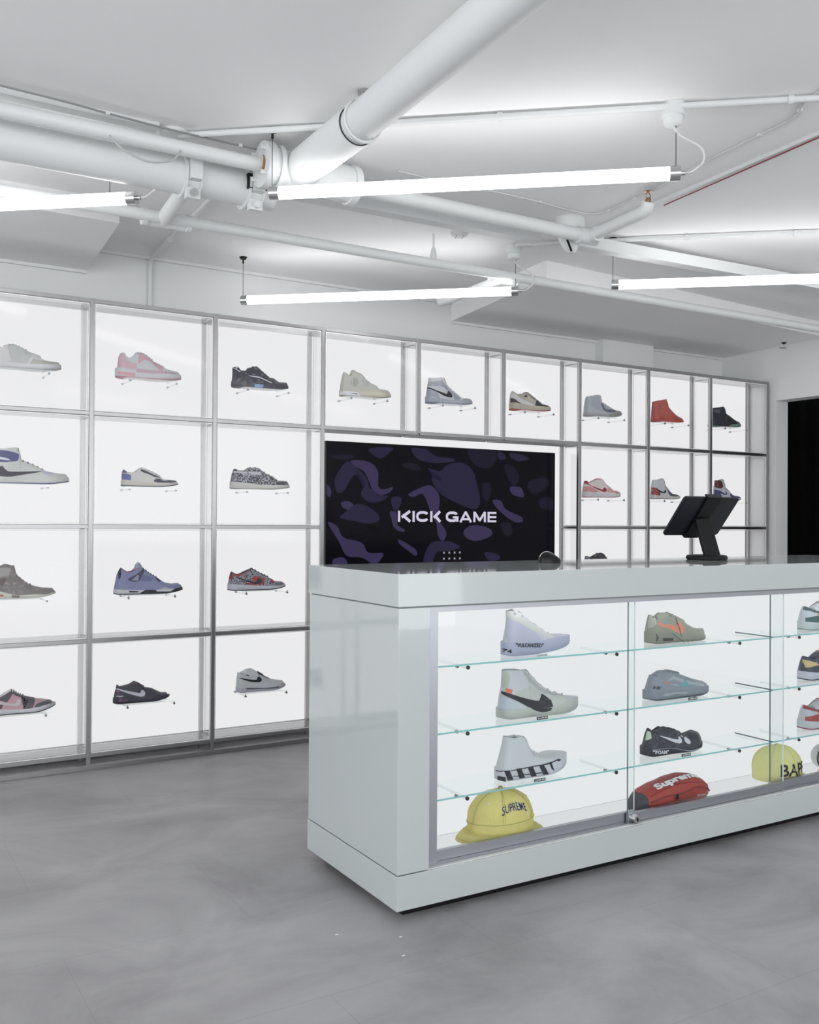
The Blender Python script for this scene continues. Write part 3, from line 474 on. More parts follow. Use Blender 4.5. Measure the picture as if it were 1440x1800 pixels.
for (a, b) in ((IMIN, 2), (5, 8)):                  # loose skirting rails on the floor
    bar('floor_rail', PX(a), PX(b) + TW, YF - .006, YF + .016, 0.0, 0.020)

# backlit panels behind the cells
lb = thing('light_box', 'shallow white light box glowing evenly behind every cell of the shelving wall', 'light box', (PX(0), YB + .02, 0))
Q0 = Vector((PX(0), YB + .02, 0))
zb = .07
mb = MB().add([(PX(IMIN) - Q0.x, 0, zb), (PX(IMAX) - Q0.x, 0, zb), (PX(IMAX) - Q0.x, 0, ZL[0]), (PX(IMIN) - Q0.x, 0, ZL[0])], [(0, 1, 2, 3)])
mb.build('diffuser', M_panel, lb)
MB().box(PX(IMIN) - Q0.x, PX(IMAX) - Q0.x, .002, .05, zb - .01, ZL[0] + TW).build('casing', M_wall, lb)
# white acrylic end cheek on the last column
MB().box(PX(8) - Q0.x + TW + .001, PX(8) - Q0.x + TW + .007, YF + .02 - Q0.y, -.03, .07, ZL[0] - .01).build('end_cheek', plain('opal_acrylic', 'f2f2f4', 0.2), lb)

# clear boxes slotted into the cells
cells = [(i, r) for i in range(-1, 8) for r in range(4) if has_cells(i, r) and not (i >= 5 and r == 3)]
WHAT = {(-1, 0): 'the beige-grey low sneaker at the left edge', (0, 0): 'the pale pink and white low sneaker', (1, 0): 'the blotchy black low sneaker',
        (2, 0): 'the cream mid-top sneaker', (3, 0): 'the grey high-top with a black side logo', (4, 0): 'the tan and black low sneaker with a red sole',
        (5, 0): 'the light grey boot-like high-top', (6, 0): 'the red high-top', (7, 0): 'the black high-top with a green toe rand',
        (-1, 1): 'the white and navy high-top at the left edge', (0, 1): 'the off-white low sneaker with a blue heel', (1, 1): 'the black and white paisley low sneaker',
        (5, 1): 'the pink sneaker with a dark red logo', (6, 1): 'the white, red and grey high-top', (7, 1): 'the blue and dark red high-top',
        (-1, 2): 'the brown-grey mid-top at the left edge', (0, 2): 'the blue mid-top sneaker', (1, 2): 'the red sneaker with cracked grey print',
        (5, 2): 'the dark sneaker half hidden by the counter',
        (-1, 3): 'the pink and dark grey low sneaker at the left edge', (0, 3): 'the black low sneaker with a pale grey logo', (1, 3): 'the white low sneaker with a black logo'}
def acrylic_box(i, r):
    what = WHAT.get((i, r))
    x0, x1 = PX(i) + TW + .003, PX(i + 1) - TW - .003
    z1, z0 = ZL[r] - .011, ZL[r + 1] + .010
    w, h, d, t = x1 - x0, z1 - z0, YB - .012 - (YF + .003), .004
    lab = 'clear acrylic box around ' + what if what else ('clear acrylic box low behind the foot of the tablet stand' if i == 6 else 'clear acrylic box low in the last column beside the doorway')
    b = thing('acrylic_box', lab, 'acrylic box', (x0, YF + .003, z0))
    fp_ = MB().box(0, w, 0, t, 0, h, 0, 1, (0, 1, 4, 5))
    e = .0026
    for a0, a1, c0, c1 in ((0, w, 0, e), (0, w, h - e, h), (0, e, e, h - e), (w - e, w, e, h - e)):   # white strips painting the light caught in the box edges
        fp_.box(a0, a1, -.0004, 0, c0, c1, 1)
    fp_.build('front_panel', [M_acryl, M_acryl_edge], b)
    for xx in (0, w - t):
        MB().box(xx, xx + t, t, d, 0, h, 0, 1, (3,)).build('side_panel', [M_acryl_side, M_acryl_edge], b)
    MB().box(t, w - t, t, d, h - t, h, 0, 1, (3,)).build('top_panel', [M_acryl_side, M_acryl_edge], b)
    MB().box(t, w - t, t, d, 0, t, 0, 1, (3,)).build('bottom_panel', [M_acryl_side, M_acryl_edge], b)
for c in cells:
    acrylic_box(*c)

# wall-mounted screen inside the opening of the grid
SX0, SX1, SZ0, SZ1, SY = 2.018, 3.447, 0.606, 1.409, 4.12
sc_t = thing('wall_screen', 'large black flat screen showing purple camouflage and white shop lettering', 'screen', (SX0, SY, SZ0))
w, h = SX1 - SX0, SZ1 - SZ0
MB().box(0, w, .002, .028, 0, h).build('screen_casing', M_black, sc_t, bevel=.002)
def screen_emit(name, col, s=1.0):
    m, nt, b = nmat(name)
    b.inputs['Base Color'].default_value = (0.001, 0.001, 0.002, 1); b.inputs['Roughness'].default_value = 0.12; b.inputs['Specular IOR Level'].default_value = 0.1
    b.inputs['Emission Color'].default_value = lin(col); b.inputs['Emission Strength'].default_value = s
    return m
mb = MB().add([(.004, .0015, .004), (w - .004, .0015, .004), (w - .004, .0015, h - .004), (.004, .0015, h - .004)], [(0, 1, 2, 3)])
TONES = {'A': 1, 'B': 2, 'C': 3}
for n_, (tone, poly) in enumerate(CAMO):
    p = [(min(max(a, .006), w - .006), min(max(b, .006), h - .006)) for a, b in round_loop([(x / 1000 + 2.0 - SX0, z / 1000 + 1 - SZ0) for x, z in poly])]
    v, f = grid_poly(p, 1.0)
    mb.add([(a, .0013 - .00001 * n_, b) for a, b in v], f, TONES[tone])
# the lower part of the screen repeats the same kind of pattern
for n_, (tone, poly) in enumerate(CAMO[3:14]):
    p = chaikin([(min(max(w - (x / 1000 + 2.0 - SX0), .006), w - .006), min(max((z / 1000 + 1 - SZ0) - .36, .006), h - .006)) for x, z in poly], 2)
    if max(q[1] for q in p) < .2:
        v, f = grid_poly(p, 1.0)
        mb.add([(a, .0009 - .00001 * n_, b) for a, b in v], f, TONES[tone])
pic = mb.build('screen_picture', [screen_emit('screen_black', '08070d', .9), screen_emit('camo_dark', '191725'), screen_emit('camo_mid', '26223a'), screen_emit('camo_light', '37304e')], sc_t)
for p_ in pic.data.polygons:
    if p_.normal.y > 0: p_.flip()
# lettering built from strokes
def stroke(mb, a, b, t, y, ext=0.0):
    a, b = Vector(a), Vector(b); d = (b - a).normalized(); n = Vector((-d.y, d.x)) * t / 2
    a = a - d * ext; b = b + d * ext
    q = [a + n, a - n, b - n, b + n]
    mb.add([(p.x, y, p.y) for p in q], [(0, 1, 2, 3)])
def arc(mb, cx, cz, rx, rz, t0, t1, t, y, n=18):
    o = []; i_ = []
    for k in range(n + 1):
        th = math.radians(t0 + (t1 - t0) * k / n)
        e = 0.82
        c, s = math.copysign(abs(math.cos(th)) ** e, math.cos(th)), math.copysign(abs(math.sin(th)) ** e, math.sin(th))
        o.append((cx + rx * c, y, cz + rz * s)); i_.append((cx + (rx - t) * c, y, cz + (rz - t) * s))
    mb.add(o + i_, [(k, k + 1, n + 2 + k, n + 1 + k) for k in range(n)])
mb = MB()
LX = lambda v: v / 1000 + 2.0 - SX0
zl, zh, T = 1.018 - SZ0, 1.0735 - SZ0, .0135
hh = zh - zl; yy = .0006
def letter_K(x0, x1):
    stroke(mb, (x0 + T / 2, zl), (x0 + T / 2, zh), T, yy)
    stroke(mb, (x0 + T * 1.75, zl + hh * .42), (x1 - T * .6, zh - .002), T * 1.1, yy - .00002, .002)
    stroke(mb, (x0 + T * 2.1, zl + hh * .60), (x1 - T * .5, zl + .002), T * 1.1, yy - .00004, .002)
def letter_C(x0, x1):
    arc(mb, (x0 + x1) / 2, (zl + zh) / 2, (x1 - x0) / 2, hh / 2, 32, 328, T, yy)
letter_K(LX(424), LX(502))
stroke(mb, (LX(510) + T / 2, zl), (LX(510) + T / 2, zh), T, yy)
letter_C(LX(532), LX(610))
letter_K(LX(617), LX(684))
letter_C(LX(713), LX(793))
gx = LX(793)
stroke(mb, (gx - T / 2, zl + hh * .03), (gx - T / 2, zl + hh * .52), T * .9, yy - .00002)
stroke(mb, (gx - .036, zl + hh * .45), (gx, zl + hh * .45), T * .8, yy - .00004)
ax0, ax1 = LX(798), LX(880); am = (ax0 + ax1) / 2
stroke(mb, (ax0 + T * .55, zl), (am, zh - .002), T, yy, .001)
stroke(mb, (ax1 - T * .55, zl), (am, zh - .002), T, yy - .00002, .001)
stroke(mb, (ax0 + .018, zl + hh * .28), (ax1 - .018, zl + hh * .28), T * .8, yy - .00004)
mx0, mx1 = LX(888), LX(970)
stroke(mb, (mx0 + T / 2, zl), (mx0 + T / 2, zh), T, yy)
stroke(mb, (mx1 - T / 2, zl), (mx1 - T / 2, zh), T, yy)
stroke(mb, (mx0 + T * .6, zh - .003), ((mx0 + mx1) / 2, zl + hh * .15), T, yy - .00002, .001)
stroke(mb, (mx1 - T * .6, zh - .003), ((mx0 + mx1) / 2, zl + hh * .15), T, yy - .00004, .001)
ex0, ex1 = LX(981), LX(1039)
stroke(mb, (ex0 + T / 2, zl), (ex0 + T / 2, zh), T, yy)
for z_ in (zl + T * .4, (zl + zh) / 2, zh - T * .4):
    stroke(mb, (ex0, z_), (ex1, z_), T * .8, yy - .00002)
for a in range(4):
    for b in range(2):
        cx, cz = LX(703 + a * 33.4), 0.8583 - SZ0 - b * .0309
        stroke(mb, (cx - .0045, cz - .0045), (cx + .0045, cz + .0045), .0024, yy)
        stroke(mb, (cx - .0045, cz + .0045), (cx + .0045, cz - .0045), .0024, yy - .00002)
let = mb.build('lettering', screen_emit('screen_white', 'cfc9dd', 1.0), sc_t)
for p_ in let.data.polygons:
    if p_.normal.y > 0: p_.flip()

# ---------------------------------------------------------------- ceiling services
def spline(pts, n=6):
    """Catmull-Rom through 3D points"""
    P = [Vector(p) for p in pts]; P = [P[0] * 2 - P[1]] + P + [P[-1] * 2 - P[-2]]
    out = []
    for i in range(1, len(P) - 2):
        for k in range(n):
            t = k / n
            a, b, c, d = P[i - 1], P[i], P[i + 1], P[i + 2]
            out.append(0.5 * ((2 * b) + (c - a) * t + (2 * a - 5 * b + 4 * c - d) * t * t + (3 * b - a - 3 * c + d) * t ** 3))
    out.append(P[-2]); return out

TZ = 2.035
def tube_light(p_left, p_right, label, cord_right=True, canopy=True, canopy_xy=None, wire_right=.012):
    a, b = Vector((*p_left, TZ)), Vector((*p_right, TZ))
    d = (b - a).normalized(); L = (b - a).length
    t = thing('tube_light', label, 'tube light', a, 0)
    z = Vector((0, 0, 1))
    MB().tube([d * .028, d * (L - .028)], .0195, 20).build('lamp_tube', M_tube, t, smooth=50)
    for s0, s1, s2 in ((0, .03, .0), (L - .03, L, L)):
        MB().tube([d * s0, d * s1], .0215, 20).build('end_cap', M_chrome, t, smooth=50)
    MB().tube([d * (L - .001), d * (L + .014)], .007, 10).build('cable_gland', M_chrome, t, smooth=50)
    H = CEIL - TZ
    for s0 in (.006, L - wire_right):
        MB().tube([d * s0 + z * .021, d * s0 + z * (H - .004)], .0011, 6).build('suspension_wire', M_dark, t)
    MB().lathe([(.004, -.03), (.004, -.012), (.014, -.010), (.014, -.004), (.018, -.003), (.018, 0)], tuple(d * .006 + z * H), 12).build('ceiling_clip', M_dark, t, smooth=30)
    c = (Vector((*canopy_xy, TZ)) - a) if canopy_xy else d * (L - .02)
    MB().lathe([(.018, -.062), (.026, -.058), (.028, -.045), (.029, -.038), (.034, -.036), (.034, 0)], tuple(Vector((c.x, c.y, H))), 24).build('ceiling_canopy', M_pipe, t, smooth=35)
    cc = Vector((c.x, c.y, H - .06))
    e = d * (L + .014)
    MB().tube(spline([cc, cc + d * .02 + z * -.03, e + d * .045 + z * .07, e + d * .05 + z * .03, e + d * .02 + z * .004, e], 6), .0034, 8).build('power_cord', M_cable, t, smooth='all')
    return t
tube_light((1.137, 2.727), (2.078, 1.934), 'long lit tube light hanging nearest, below the fat diagonal pipe')
tube_light((1.586, 4.131), (2.547, 3.302), 'lit tube light hanging close to the shelving wall, above the screen')
tube_light((2.817, 3.005), (3.758, 2.212), 'lit tube light at the right, cut off by the edge of the photo')
tube_light((-.145, 3.784), (.796, 2.991), 'lit tube light at the left edge, its right end below the thick pipe', canopy_xy=(.80, 3.07), wire_right=.09)
for k, (a, b) in enumerate((((-.35, 1.3), (.6, .5)), ((1.4, .3), (2.35, -.5)), ((-1.6, 2.6), (-.65, 1.8)), ((3.3, .8), (4.25, 0)), ((.2, -.9), (1.15, -1.7)), ((3.95, 2.65), (4.85, 1.9)), ((2.4, 1.45), (3.35, .65)))):  # lamps added out of view as fill, some to brighten the right
    tube_light(a, b, 'added tube light out of view, filling the room with light', canopy_xy=None)
for o in [o for o in COL.objects if o.get('label') == 'added tube light out of view, filling the room with light']:
    o['group'] = 'added tube lights out of view'

Z = Vector((0, 0, 1))
# fat diagonal pipe with the tee at its end
t = thing('drain_pipe', 'fat white pipe running diagonally under the ceiling towards the viewer', 'pipe', (1.262, 2.80, 2.150))
MB().tube([(0, 0, 0), (-.005, -.42, 0)], .060, 28).build('pipe_sleeve', M_pipe, t, smooth=50)
MB().tube([(-.005, -.41, 0), (-.075, -2.3, 0), (-.12, -3.6, 0)], .054, 28).build('pipe', M_pipe, t, smooth=50)
MB().tube([(-.10, 0, 0), (.20, 0.02, 0)], .060, 28).build('tee_body', M_pipe, t, smooth=50)
MB().tube([(-.125, 0, 0), (-.095, 0, 0)], .072, 28).tube([(-.08, 0, 0), (-.065, 0, 0)], .068, 28).build('flange', M_pipe, t, smooth=50)
MB().tube([(.19, .018, 0), (.215, .02, 0)], .066, 28).build('flange', M_pipe, t, smooth=50)
for k in range(4):
    an = math.radians(45 + 90 * k)
    MB().tube([(-.142, .055 * math.cos(an), .055 * math.sin(an)), (-.08, .055 * math.cos(an), .055 * math.sin(an))], .007, 6).build('flange_bolt', M_pipe, t)
hy = -.455
pts = [(-.005 + .0585 * math.sin(a), hy, .0585 * math.cos(a)) for a in [math.radians(30 + 300 * k / 24) for k in range(25)]]
MB().tube(pts, .0045, 6, caps=True).build('pipe_clip', M_pipe, t, smooth='all')
MB().tube([(-.005 + .0295, hy, .0505), (.0, hy, .072), (-.005 - .0295, hy, .0505)], .004, 6).build('clip_ear', M_pipe, t)
MB().tube([(0, hy, .06), (0, hy, .085)], .005, 8).build('hanger_rod', M_pipe, t)
MB().lathe([(.012, -.014), (.022, -.008), (.022, 0)], (0, hy, .085), 6).build('hanger_plate', M_chrome, t)

MB().tube([(-.005 + .0565 * math.cos(a), -.4205, .0565 * math.sin(a)) for a in [math.pi * .75 + math.pi * 1.2 * k / 24 for k in range(25)]], .0016, 6).build('sleeve_gap', M_dark, t, smooth='all')
MB().tube([(-.1275, .030 * math.cos(a), .030 * math.sin(a)) for a in [math.radians(130 + 150 * k / 16) for k in range(17)]], [.001 + .0035 * math.sin(math.pi * k / 16) for k in range(17)], 6).build('rust_stain', plain('rust', '9a6a44', .9), t)

# upper sprinkler pipe with branch and head
t = thing('sprinkler_pipe', 'slim white sprinkler pipe running along the ceiling through the tee to a brass head', 'pipe', (1.262, 2.81, 2.150))
MB().tube([(-4, .005, .0), (-.125, 0, 0)], .0225, 18).build('pipe', M_pipe, t, smooth=50)
MB().tube([(.215, .02, 0), (1.25, .015, 0)], .026, 18).build('pipe', M_pipe, t, smooth=50)
MB().tube([(1.21, .015, 0), (1.30, .01, 0)], .032, 18).build('elbow', M_pipe, t, smooth=50)
MB().tube(spline([(1.262, .0, 0), (1.255, -.1, 0), (1.235, -.28, 0), (1.232, -.325, .006), (1.231, -.338, .03)], 5), .0235, 16).build('branch_pipe', M_pipe, t, smooth='all')
MB().tube([(1.27, -.012, 0), (1.266, -.04, 0)], .031, 18).build('collar', M_pipe, t, smooth=50)
brass = plain('brass', (0.42, 0.27, 0.16, 1), 0.35, 1.0)
hd = MB().lathe([(.011, 0), (.011, .012), (.007, .014), (.007, .018), (.004, .018)], (1.231, -.338, .028), 10)
hd.tube([(1.222, -.338, .044), (1.219, -.338, .054), (1.229, -.338, .066)], .002, 5).tube([(1.240, -.338, .044), (1.243, -.338, .054), (1.233, -.338, .066)], .002, 5)
hd.lathe([(.003, 0), (.017, .001), (.017, .003), (.003, .004)], (1.231, -.338, .066), 14)
hd.build('sprinkler_head', brass, t)

# thick lower pipe with clamps
t = thing('waste_pipe', 'thick white pipe beside the slim sprinkler pipe in the upper left, with bolted clamps', 'pipe', (1.20, 2.95, 2.118))
MB().tube([(-4, 0, 0), (.035, 0, 0)], .058, 28).build('pipe', M_pipe, t, smooth=50)
for xx in (-.25, -.04):
    c = MB().tube([(xx - .028, 0, 0), (xx - .02, 0, 0)], .070, 26).tube([(xx - .022, 0, 0), (xx + .022, 0, 0)], .064, 26).tube([(xx + .02, 0, 0), (xx + .028, 0, 0)], .070, 26)
    c.box(xx - .022, xx + .022, -.052, -.028, -.082, -.05).box(xx - .018, xx + .018, -.086, -.055, -.03, .03)
    co = c.build('pipe_clamp', M_pipe, t, smooth=35)
    MB().tube([(xx, -.066, -.066), (xx, -.022, -.066)], .012, 10).build('clamp_bolt', M_chrome if xx < -.1 else M_pipe, co)
MB().box(-.075, -.01, -.068, -.05, -.02, .028).build('clamp_opening', M_dark, t)

# lower pipe run nearer the shelving wall
t = thing('branch_line_pipe', 'slim white pipe running above the shelving wall, hung below the other pipes', 'pipe', (1.022, 3.372, 2.10))
MB().tube([(-4.5, .01, 0), (4.1, -.07, 0)], .0205, 18).build('pipe', M_pipe, t, smooth=50)
MB().tube([(-.10, 0, 0), (.06, 0, 0)], .028, 18).build('tee_body', M_pipe, t, smooth=50)
for xx in (-.10, .06, 1.43, 1.56):
    MB().tube([(xx - .008, -.012, 0), (xx + .008, -.012, 0)], .031, 18).build('coupling', M_pipe, t, smooth=50)
MB().tube([(-.03, 0, 0), (-.055, -.37, .01)], .026, 18).build('riser', M_pipe, t, smooth=50)
MB().tube([(1.43, -.012, 0), (1.56, -.013, 0)], .027, 18).build('tee_body', M_pipe, t, smooth=50)
MB().tube(spline([(1.49, .0, 0), (1.50, .2, 0), (1.515, .5, 0), (1.517, .54, .008), (1.517, .548, .03)], 5), .020, 14).build('branch_pipe', M_pipe, t, smooth='all')
MB().lathe([(.011, 0), (.011, .012), (.005, .018), (.016, .03), (.016, .033), (.003, .034)], (1.517, .548, .026), 10).build('sprinkler_head', brass, t)
MB().tube([(1.12, -.012, .0), (1.12, -.012, .135)], .0045, 8).build('hanger_rod', M_pipe, t)
MB().lathe([(.016, 0), (.016, .02), (.01, .06), (.0055, .07)], (1.12, -.012, .01), 10).build('hanger_sleeve', M_pipe, t)

# rectangular metal trunking
def trunk(name, label, pts, w, h, lid=True):
    a, b = Vector(pts[0]), Vector(pts[1])
    d = (b - a); L = d.length; ang = math.atan2(d.y, d.x)
    t = thing(name, label, 'cable trunking', a, ang)
    MB().box(0, L, -w / 2, w / 2, -h, 0).build('trunk_body', M_pipe, t, bevel=.001)
    if lid:
        MB().box(0, L, -w / 2 - .003, w / 2 + .003, -h - .004, -h).build('trunk_lid', M_pipe, t)
    return t
trunk('cable_trunking', 'long white cable trunking from behind the tee to the cone-shaped camera', ((1.35, 3.06, 2.208), (2.42, 3.02, 2.208)), .05, .045)
trunk('cable_trunking', 'long white cable trunking running right from the cone-shaped camera', ((2.60, 2.99, 2.208), (4.95, 2.86, 2.208)), .05, .045)
trunk('cable_trunking', 'short flat white trunking on the ceiling above the slim pipe at the left', ((-3.5, 2.86, CEIL), (.83, 2.885, CEIL)), .045, .018, False)
trunk('cable_trunking', 'narrow white trunking on the ceiling running from the sprinkler branch to the right edge', ((2.666, 2.96, CEIL), (2.567, 1.57, CEIL)), .020, .013, False)
MB_ = MB().tube([(2.655, 2.55, CEIL - .016), (2.585, 1.80, CEIL - .016), (2.565, 1.60, CEIL - .016)], .0022, 6)
tag(MB_.build('red_cable', plain('red_cable', '8a3038', 0.5)), 'thin red cable along the narrow ceiling trunking at the right', 'cable')

t = thing('ceiling_hook', 'small metal hook and wire under the ceiling above the doorway at the right', 'hook', (5.02, 3.82, 2.146))
MB().lathe([(.004, -.012), (.014, -.006), (.016, 0)], (0, 0, 0), 12).build('hook_plate', M_dark, t)
MB().tube([(0, 0, -.01), (0, 0, -.036)], .0012, 6).tube([(-.03, .01, -.036), (.02, -.005, -.034)], .002, 6).build('hook_wire', M_dark, t)
MB().lathe([(.003, -.012), (.009, -.009), (.009, -.003), (.003, 0)], (.002, 0, -.03), 12).build('wire_stop', M_chrome, t)
# conduits
def conduit(label, pts, r=.0095, clips=(), name='conduit', clipw=.016):
    o = Vector(pts[0])
    t = thing(name, label, 'conduit', o)
    P = [Vector(p) - o for p in pts]
    MB().tube(P, r, 12).build('conduit_tube', M_pipe, t, smooth=50)
    for c in clips:
        k = min(int(c), len(P) - 2); p = P[k].lerp(P[k + 1], c - k); d = (P[k + 1] - P[k]).normalized()
        MB().tube([p - d * clipw / 2, p + d * clipw / 2], r + .004, 12).build('saddle_clip', M_pipe, t, smooth=50)
    return t
conduit('white conduit crossing the ceiling to the nearest tube light and on to the right edge', [(.90, 2.895, 2.222), (1.45, 2.435, 2.222), (2.07, 1.915, 2.222), (3.2, .975, 2.222)], .0095, (.9, 1.35, 2.2))
conduit('white conduit on the ceiling leading right from the tube light above the screen', [(2.50, 3.265, 2.222), (2.94, 2.88, 2.222), (3.45, 2.45, 2.222), (4.6, 1.5, 2.222)], .0085, (.15, 1.2, 1.85))
conduit('white conduit bending from the back wall up onto the ceiling beside the left dropped ceiling', spline([(1.226, 4.355, 1.93), (1.226, 4.355, 2.12), (1.226, 4.352, 2.19), (1.222, 4.31, 2.217), (1.215, 4.2, 2.222), (1.19, 3.6, 2.222), (1.17, 3.05, 2.222)], 5), .010, (2.0, 22.0))
o = thing('ceiling_rose', 'round white ceiling plate above the slim pipe at the left', 'ceiling rose', (.887, 2.905, CEIL))
MB().lathe([(.030, -.016), (.042, -.012), (.044, 0)], (0, 0, 0), 24).build('cover', M_pipe, o, smooth=35)

def cable(label, pts, r, m=M_cable, clips=()):
    o = Vector(pts[0]); P = spline([Vector(p) - o for p in pts], 5)
    t = thing('ceiling_cable', label, 'cable', o)
    MB().tube(P, r, 8).build('cable_run', m, t, smooth='all')
    for c in clips:
        p = P[c]
        MB().box(p.x - .006, p.x + .006, p.y - .006, p.y + .006, p.z - .005, p.z + .004).build('cable_clip', M_pipe, t)
B2 = [(2.20, 1.0), (2.335, 1.665), (2.419, 1.80), (2.445, 1.987), (2.472, 2.198), (2.524, 2.482), (2.535, 2.626), (2.545, 2.749), (2.504, 2.803), (2.374, 2.806), (2.256, 2.796), (2.059, 2.796), (1.826, 2.812), (1.642, 2.806)]
cable('thin white cable curving over the ceiling from the right edge past the nearest tube light', [(x, y, CEIL - .005) for x, y in B2], .004, clips=(8, 14, 20, 28, 34, 50))
cable('thin dark-streaked cable clipped above the slim pipe in the upper left', [(-1.0, 2.745, 2.212), (.37, 2.80, 2.212), (.666, 2.83, 2.214), (.841, 2.845, 2.214), (1.028, 2.85, 2.214), (1.161, 2.85, 2.214)], .0032, plain('dusty_cable', '8f8f8f', .7), clips=(10, 22))
cable('grey cable hanging in a loop over the thick pipe at the left', [(.66, 2.775, 2.128), (.70, 2.765, 2.09), (.77, 2.76, 2.07), (.84, 2.765, 2.09), (.87, 2.775, 2.128)], .0032, plain('grey_cable', 'b5b5b5', .6))

# security camera shaped like a cone, and the smoke detector
t = thing('security_camera', 'white cone-shaped camera housing hanging from the ceiling by the sprinkler branch', 'security camera', (2.495, 2.905, CEIL))
MB().lathe([(.055, -.055), (.062, -.045), (.062, 0)], (0, 0, 0), 28).build('mounting_ring', M_pipe, t, smooth=35)
vs = []
for z_, wx, wy, ox in ((-.05, .052, .045, 0), (-.085, .045, .035, .004), (-.125, .022, .02, .010), (-.135, .012, .012, .012)):
    for k in range(16):
        a = 2 * math.pi * k / 16
        vs.append((ox + wx * math.copysign(abs(math.cos(a)) ** .7, math.cos(a)), wy * math.copysign(abs(math.sin(a)) ** .7, math.sin(a)), z_))
fs = [(r * 16 + k, r * 16 + (k + 1) % 16, (r + 1) * 16 + (k + 1) % 16, (r + 1) * 16 + k) for r in range(3) for k in range(16)] + [tuple(range(48, 64))]
MB().add(vs, fs).build('housing', M_pipe, t, smooth=50)
MB().tube([(-.040, -.035, -.098), (-.010, -.027, -.136)], .0045, 8).build('lens_slot', M_black, t)
t = thing('smoke_detector', 'small round white smoke detector on the ceiling above the screen', 'smoke detector', (2.22, 3.281, CEIL))
MB().lathe([(.022, -.020), (.034, -.014), (.038, -.006), (.038, 0)], (0, 0, 0), 28).build('detector_body', M_pipe, t, smooth=35)
for k in range(4):
    a = math.radians(20 + 90 * k)
    MB().box(.020 * math.cos(a) - .003, .020 * math.cos(a) + .003, .020 * math.sin(a) - .003, .020 * math.sin(a) + .003, -.0205, -.016).build('vent_slot', M_dark, t)

# ---------------------------------------------------------------- display counter
CO = Vector((1.2264, 2.0767, 0)); CANG = -0.0071
CM = Matrix.Translation(CO) @ Matrix.Rotation(CANG, 4, 'Z')
def CP(x, y, z): return CM @ Vector((x, y, z))
CL, CD = 2.34, 0.539
ct = thing('display_counter', 'long white gloss shop counter with a lit glass-fronted case in its front', 'counter', CO, CANG)
# plinth, body panels, top slab
MB().box(-.002, CL + .002, -.002, CD + .002, .030, .1185).build('plinth', M_lam, ct, bevel=.0012)
MB().box(.04, CL - .04, .04, CD - .04, 0, .030).build('recessed_foot', M_black, ct)  # foot coloured black as the shadow in the gap under the plinth
MB().box(0, .095, 0, CD, .121, .800).build('side_panel', M_lam, ct, bevel=.0012)
MB().box(CL - .095, CL, 0, CD, .121, .800).build('side_panel', M_lam, ct, bevel=.0012)
MB().box(.095, CL - .095, .26, CD, .121, .800).build('back_panel', M_lam, ct)
MB().box(-.003, CL + .003, -.003, CD + .003, .8035, .888).build('worktop', M_lam, ct, bevel=.0012)
MB().box(.004, CL - .004, .004, CD - .004, .799, .804).build('shadow_gap', plain('grey_shadow_gap', '7f8484', .6), ct)
# case interior
W0, W1 = .095, CL - .095
PY = .215
MB().box(W0, W1, .005, PY + .02, .112, .1196).build('case_floor', M_wall, ct)
MB().add([(W0 + .003, .056, .1200), (W1 - .003, .056, .1200), (W1 - .003, PY - .006, .1200), (W0 + .003, PY - .006, .1200)], [(0, 1, 2, 3)]).build('lit_base_panel', emit('backlit_base', 'fbfbfd', .78), ct)
dp = MB().add([(W0, PY, .118), (W1, PY, .118), (W1, PY, .795), (W0, PY, .795)], [(0, 1, 2, 3)]).build('backlit_panel', M_panel, ct)
MB().box(W0, W1, PY + .002, PY + .03, .118, .799).build('panel_casing', M_wall, ct)
# aluminium frame
MB().box(.095, .140, .033, .055, .1185, .800).build('door_jamb', M_alu, ct)
MB().box(CL - .140, CL - .095, .033, .055, .1185, .800).build('door_jamb', M_alu, ct)
MB().box(.095, CL - .095, .020, .060, .784, .799).build('top_track', M_alu, ct)
MB().box(.095, CL - .095, .018, .060, .1185, .1215).build('bottom_track', M_alu, ct)
# an added glowing strip under the top, brightening the case from inside
MB().box(W0 + .05, W1 - .05, .075, .095, .790, .797).build('fill_strip', emit('case_fill', 'ffffff', 6.0), ct)
# sliding doors: the middle one runs in front
for (x0, x1, y) in ((.140, .858, .045), (1.481, CL - .140, .045), (.816, 1.528, .029)):
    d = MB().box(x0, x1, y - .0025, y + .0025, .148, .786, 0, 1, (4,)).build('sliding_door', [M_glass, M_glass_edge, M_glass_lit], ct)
    d.data.polygons[5].material_index = 2  # right edge coloured as if lit, left edge dark
    MB().box(x0, x1, y - .0065, y + .0065, .122, .148).build('door_rail', M_alu, d)
lk = MB().tube([(.834, .0225, .134), (.834, .004, .134)], .0125, 24)
lk = lk.build('lock', M_chrome, ct, smooth=40)
MB().box(.8325, .8355, .0025, .0045, .128, .140).lathe([(.005, 0), (.005, .001)], (.834, .0035, .133), 10).build('keyhole', M_black, lk)

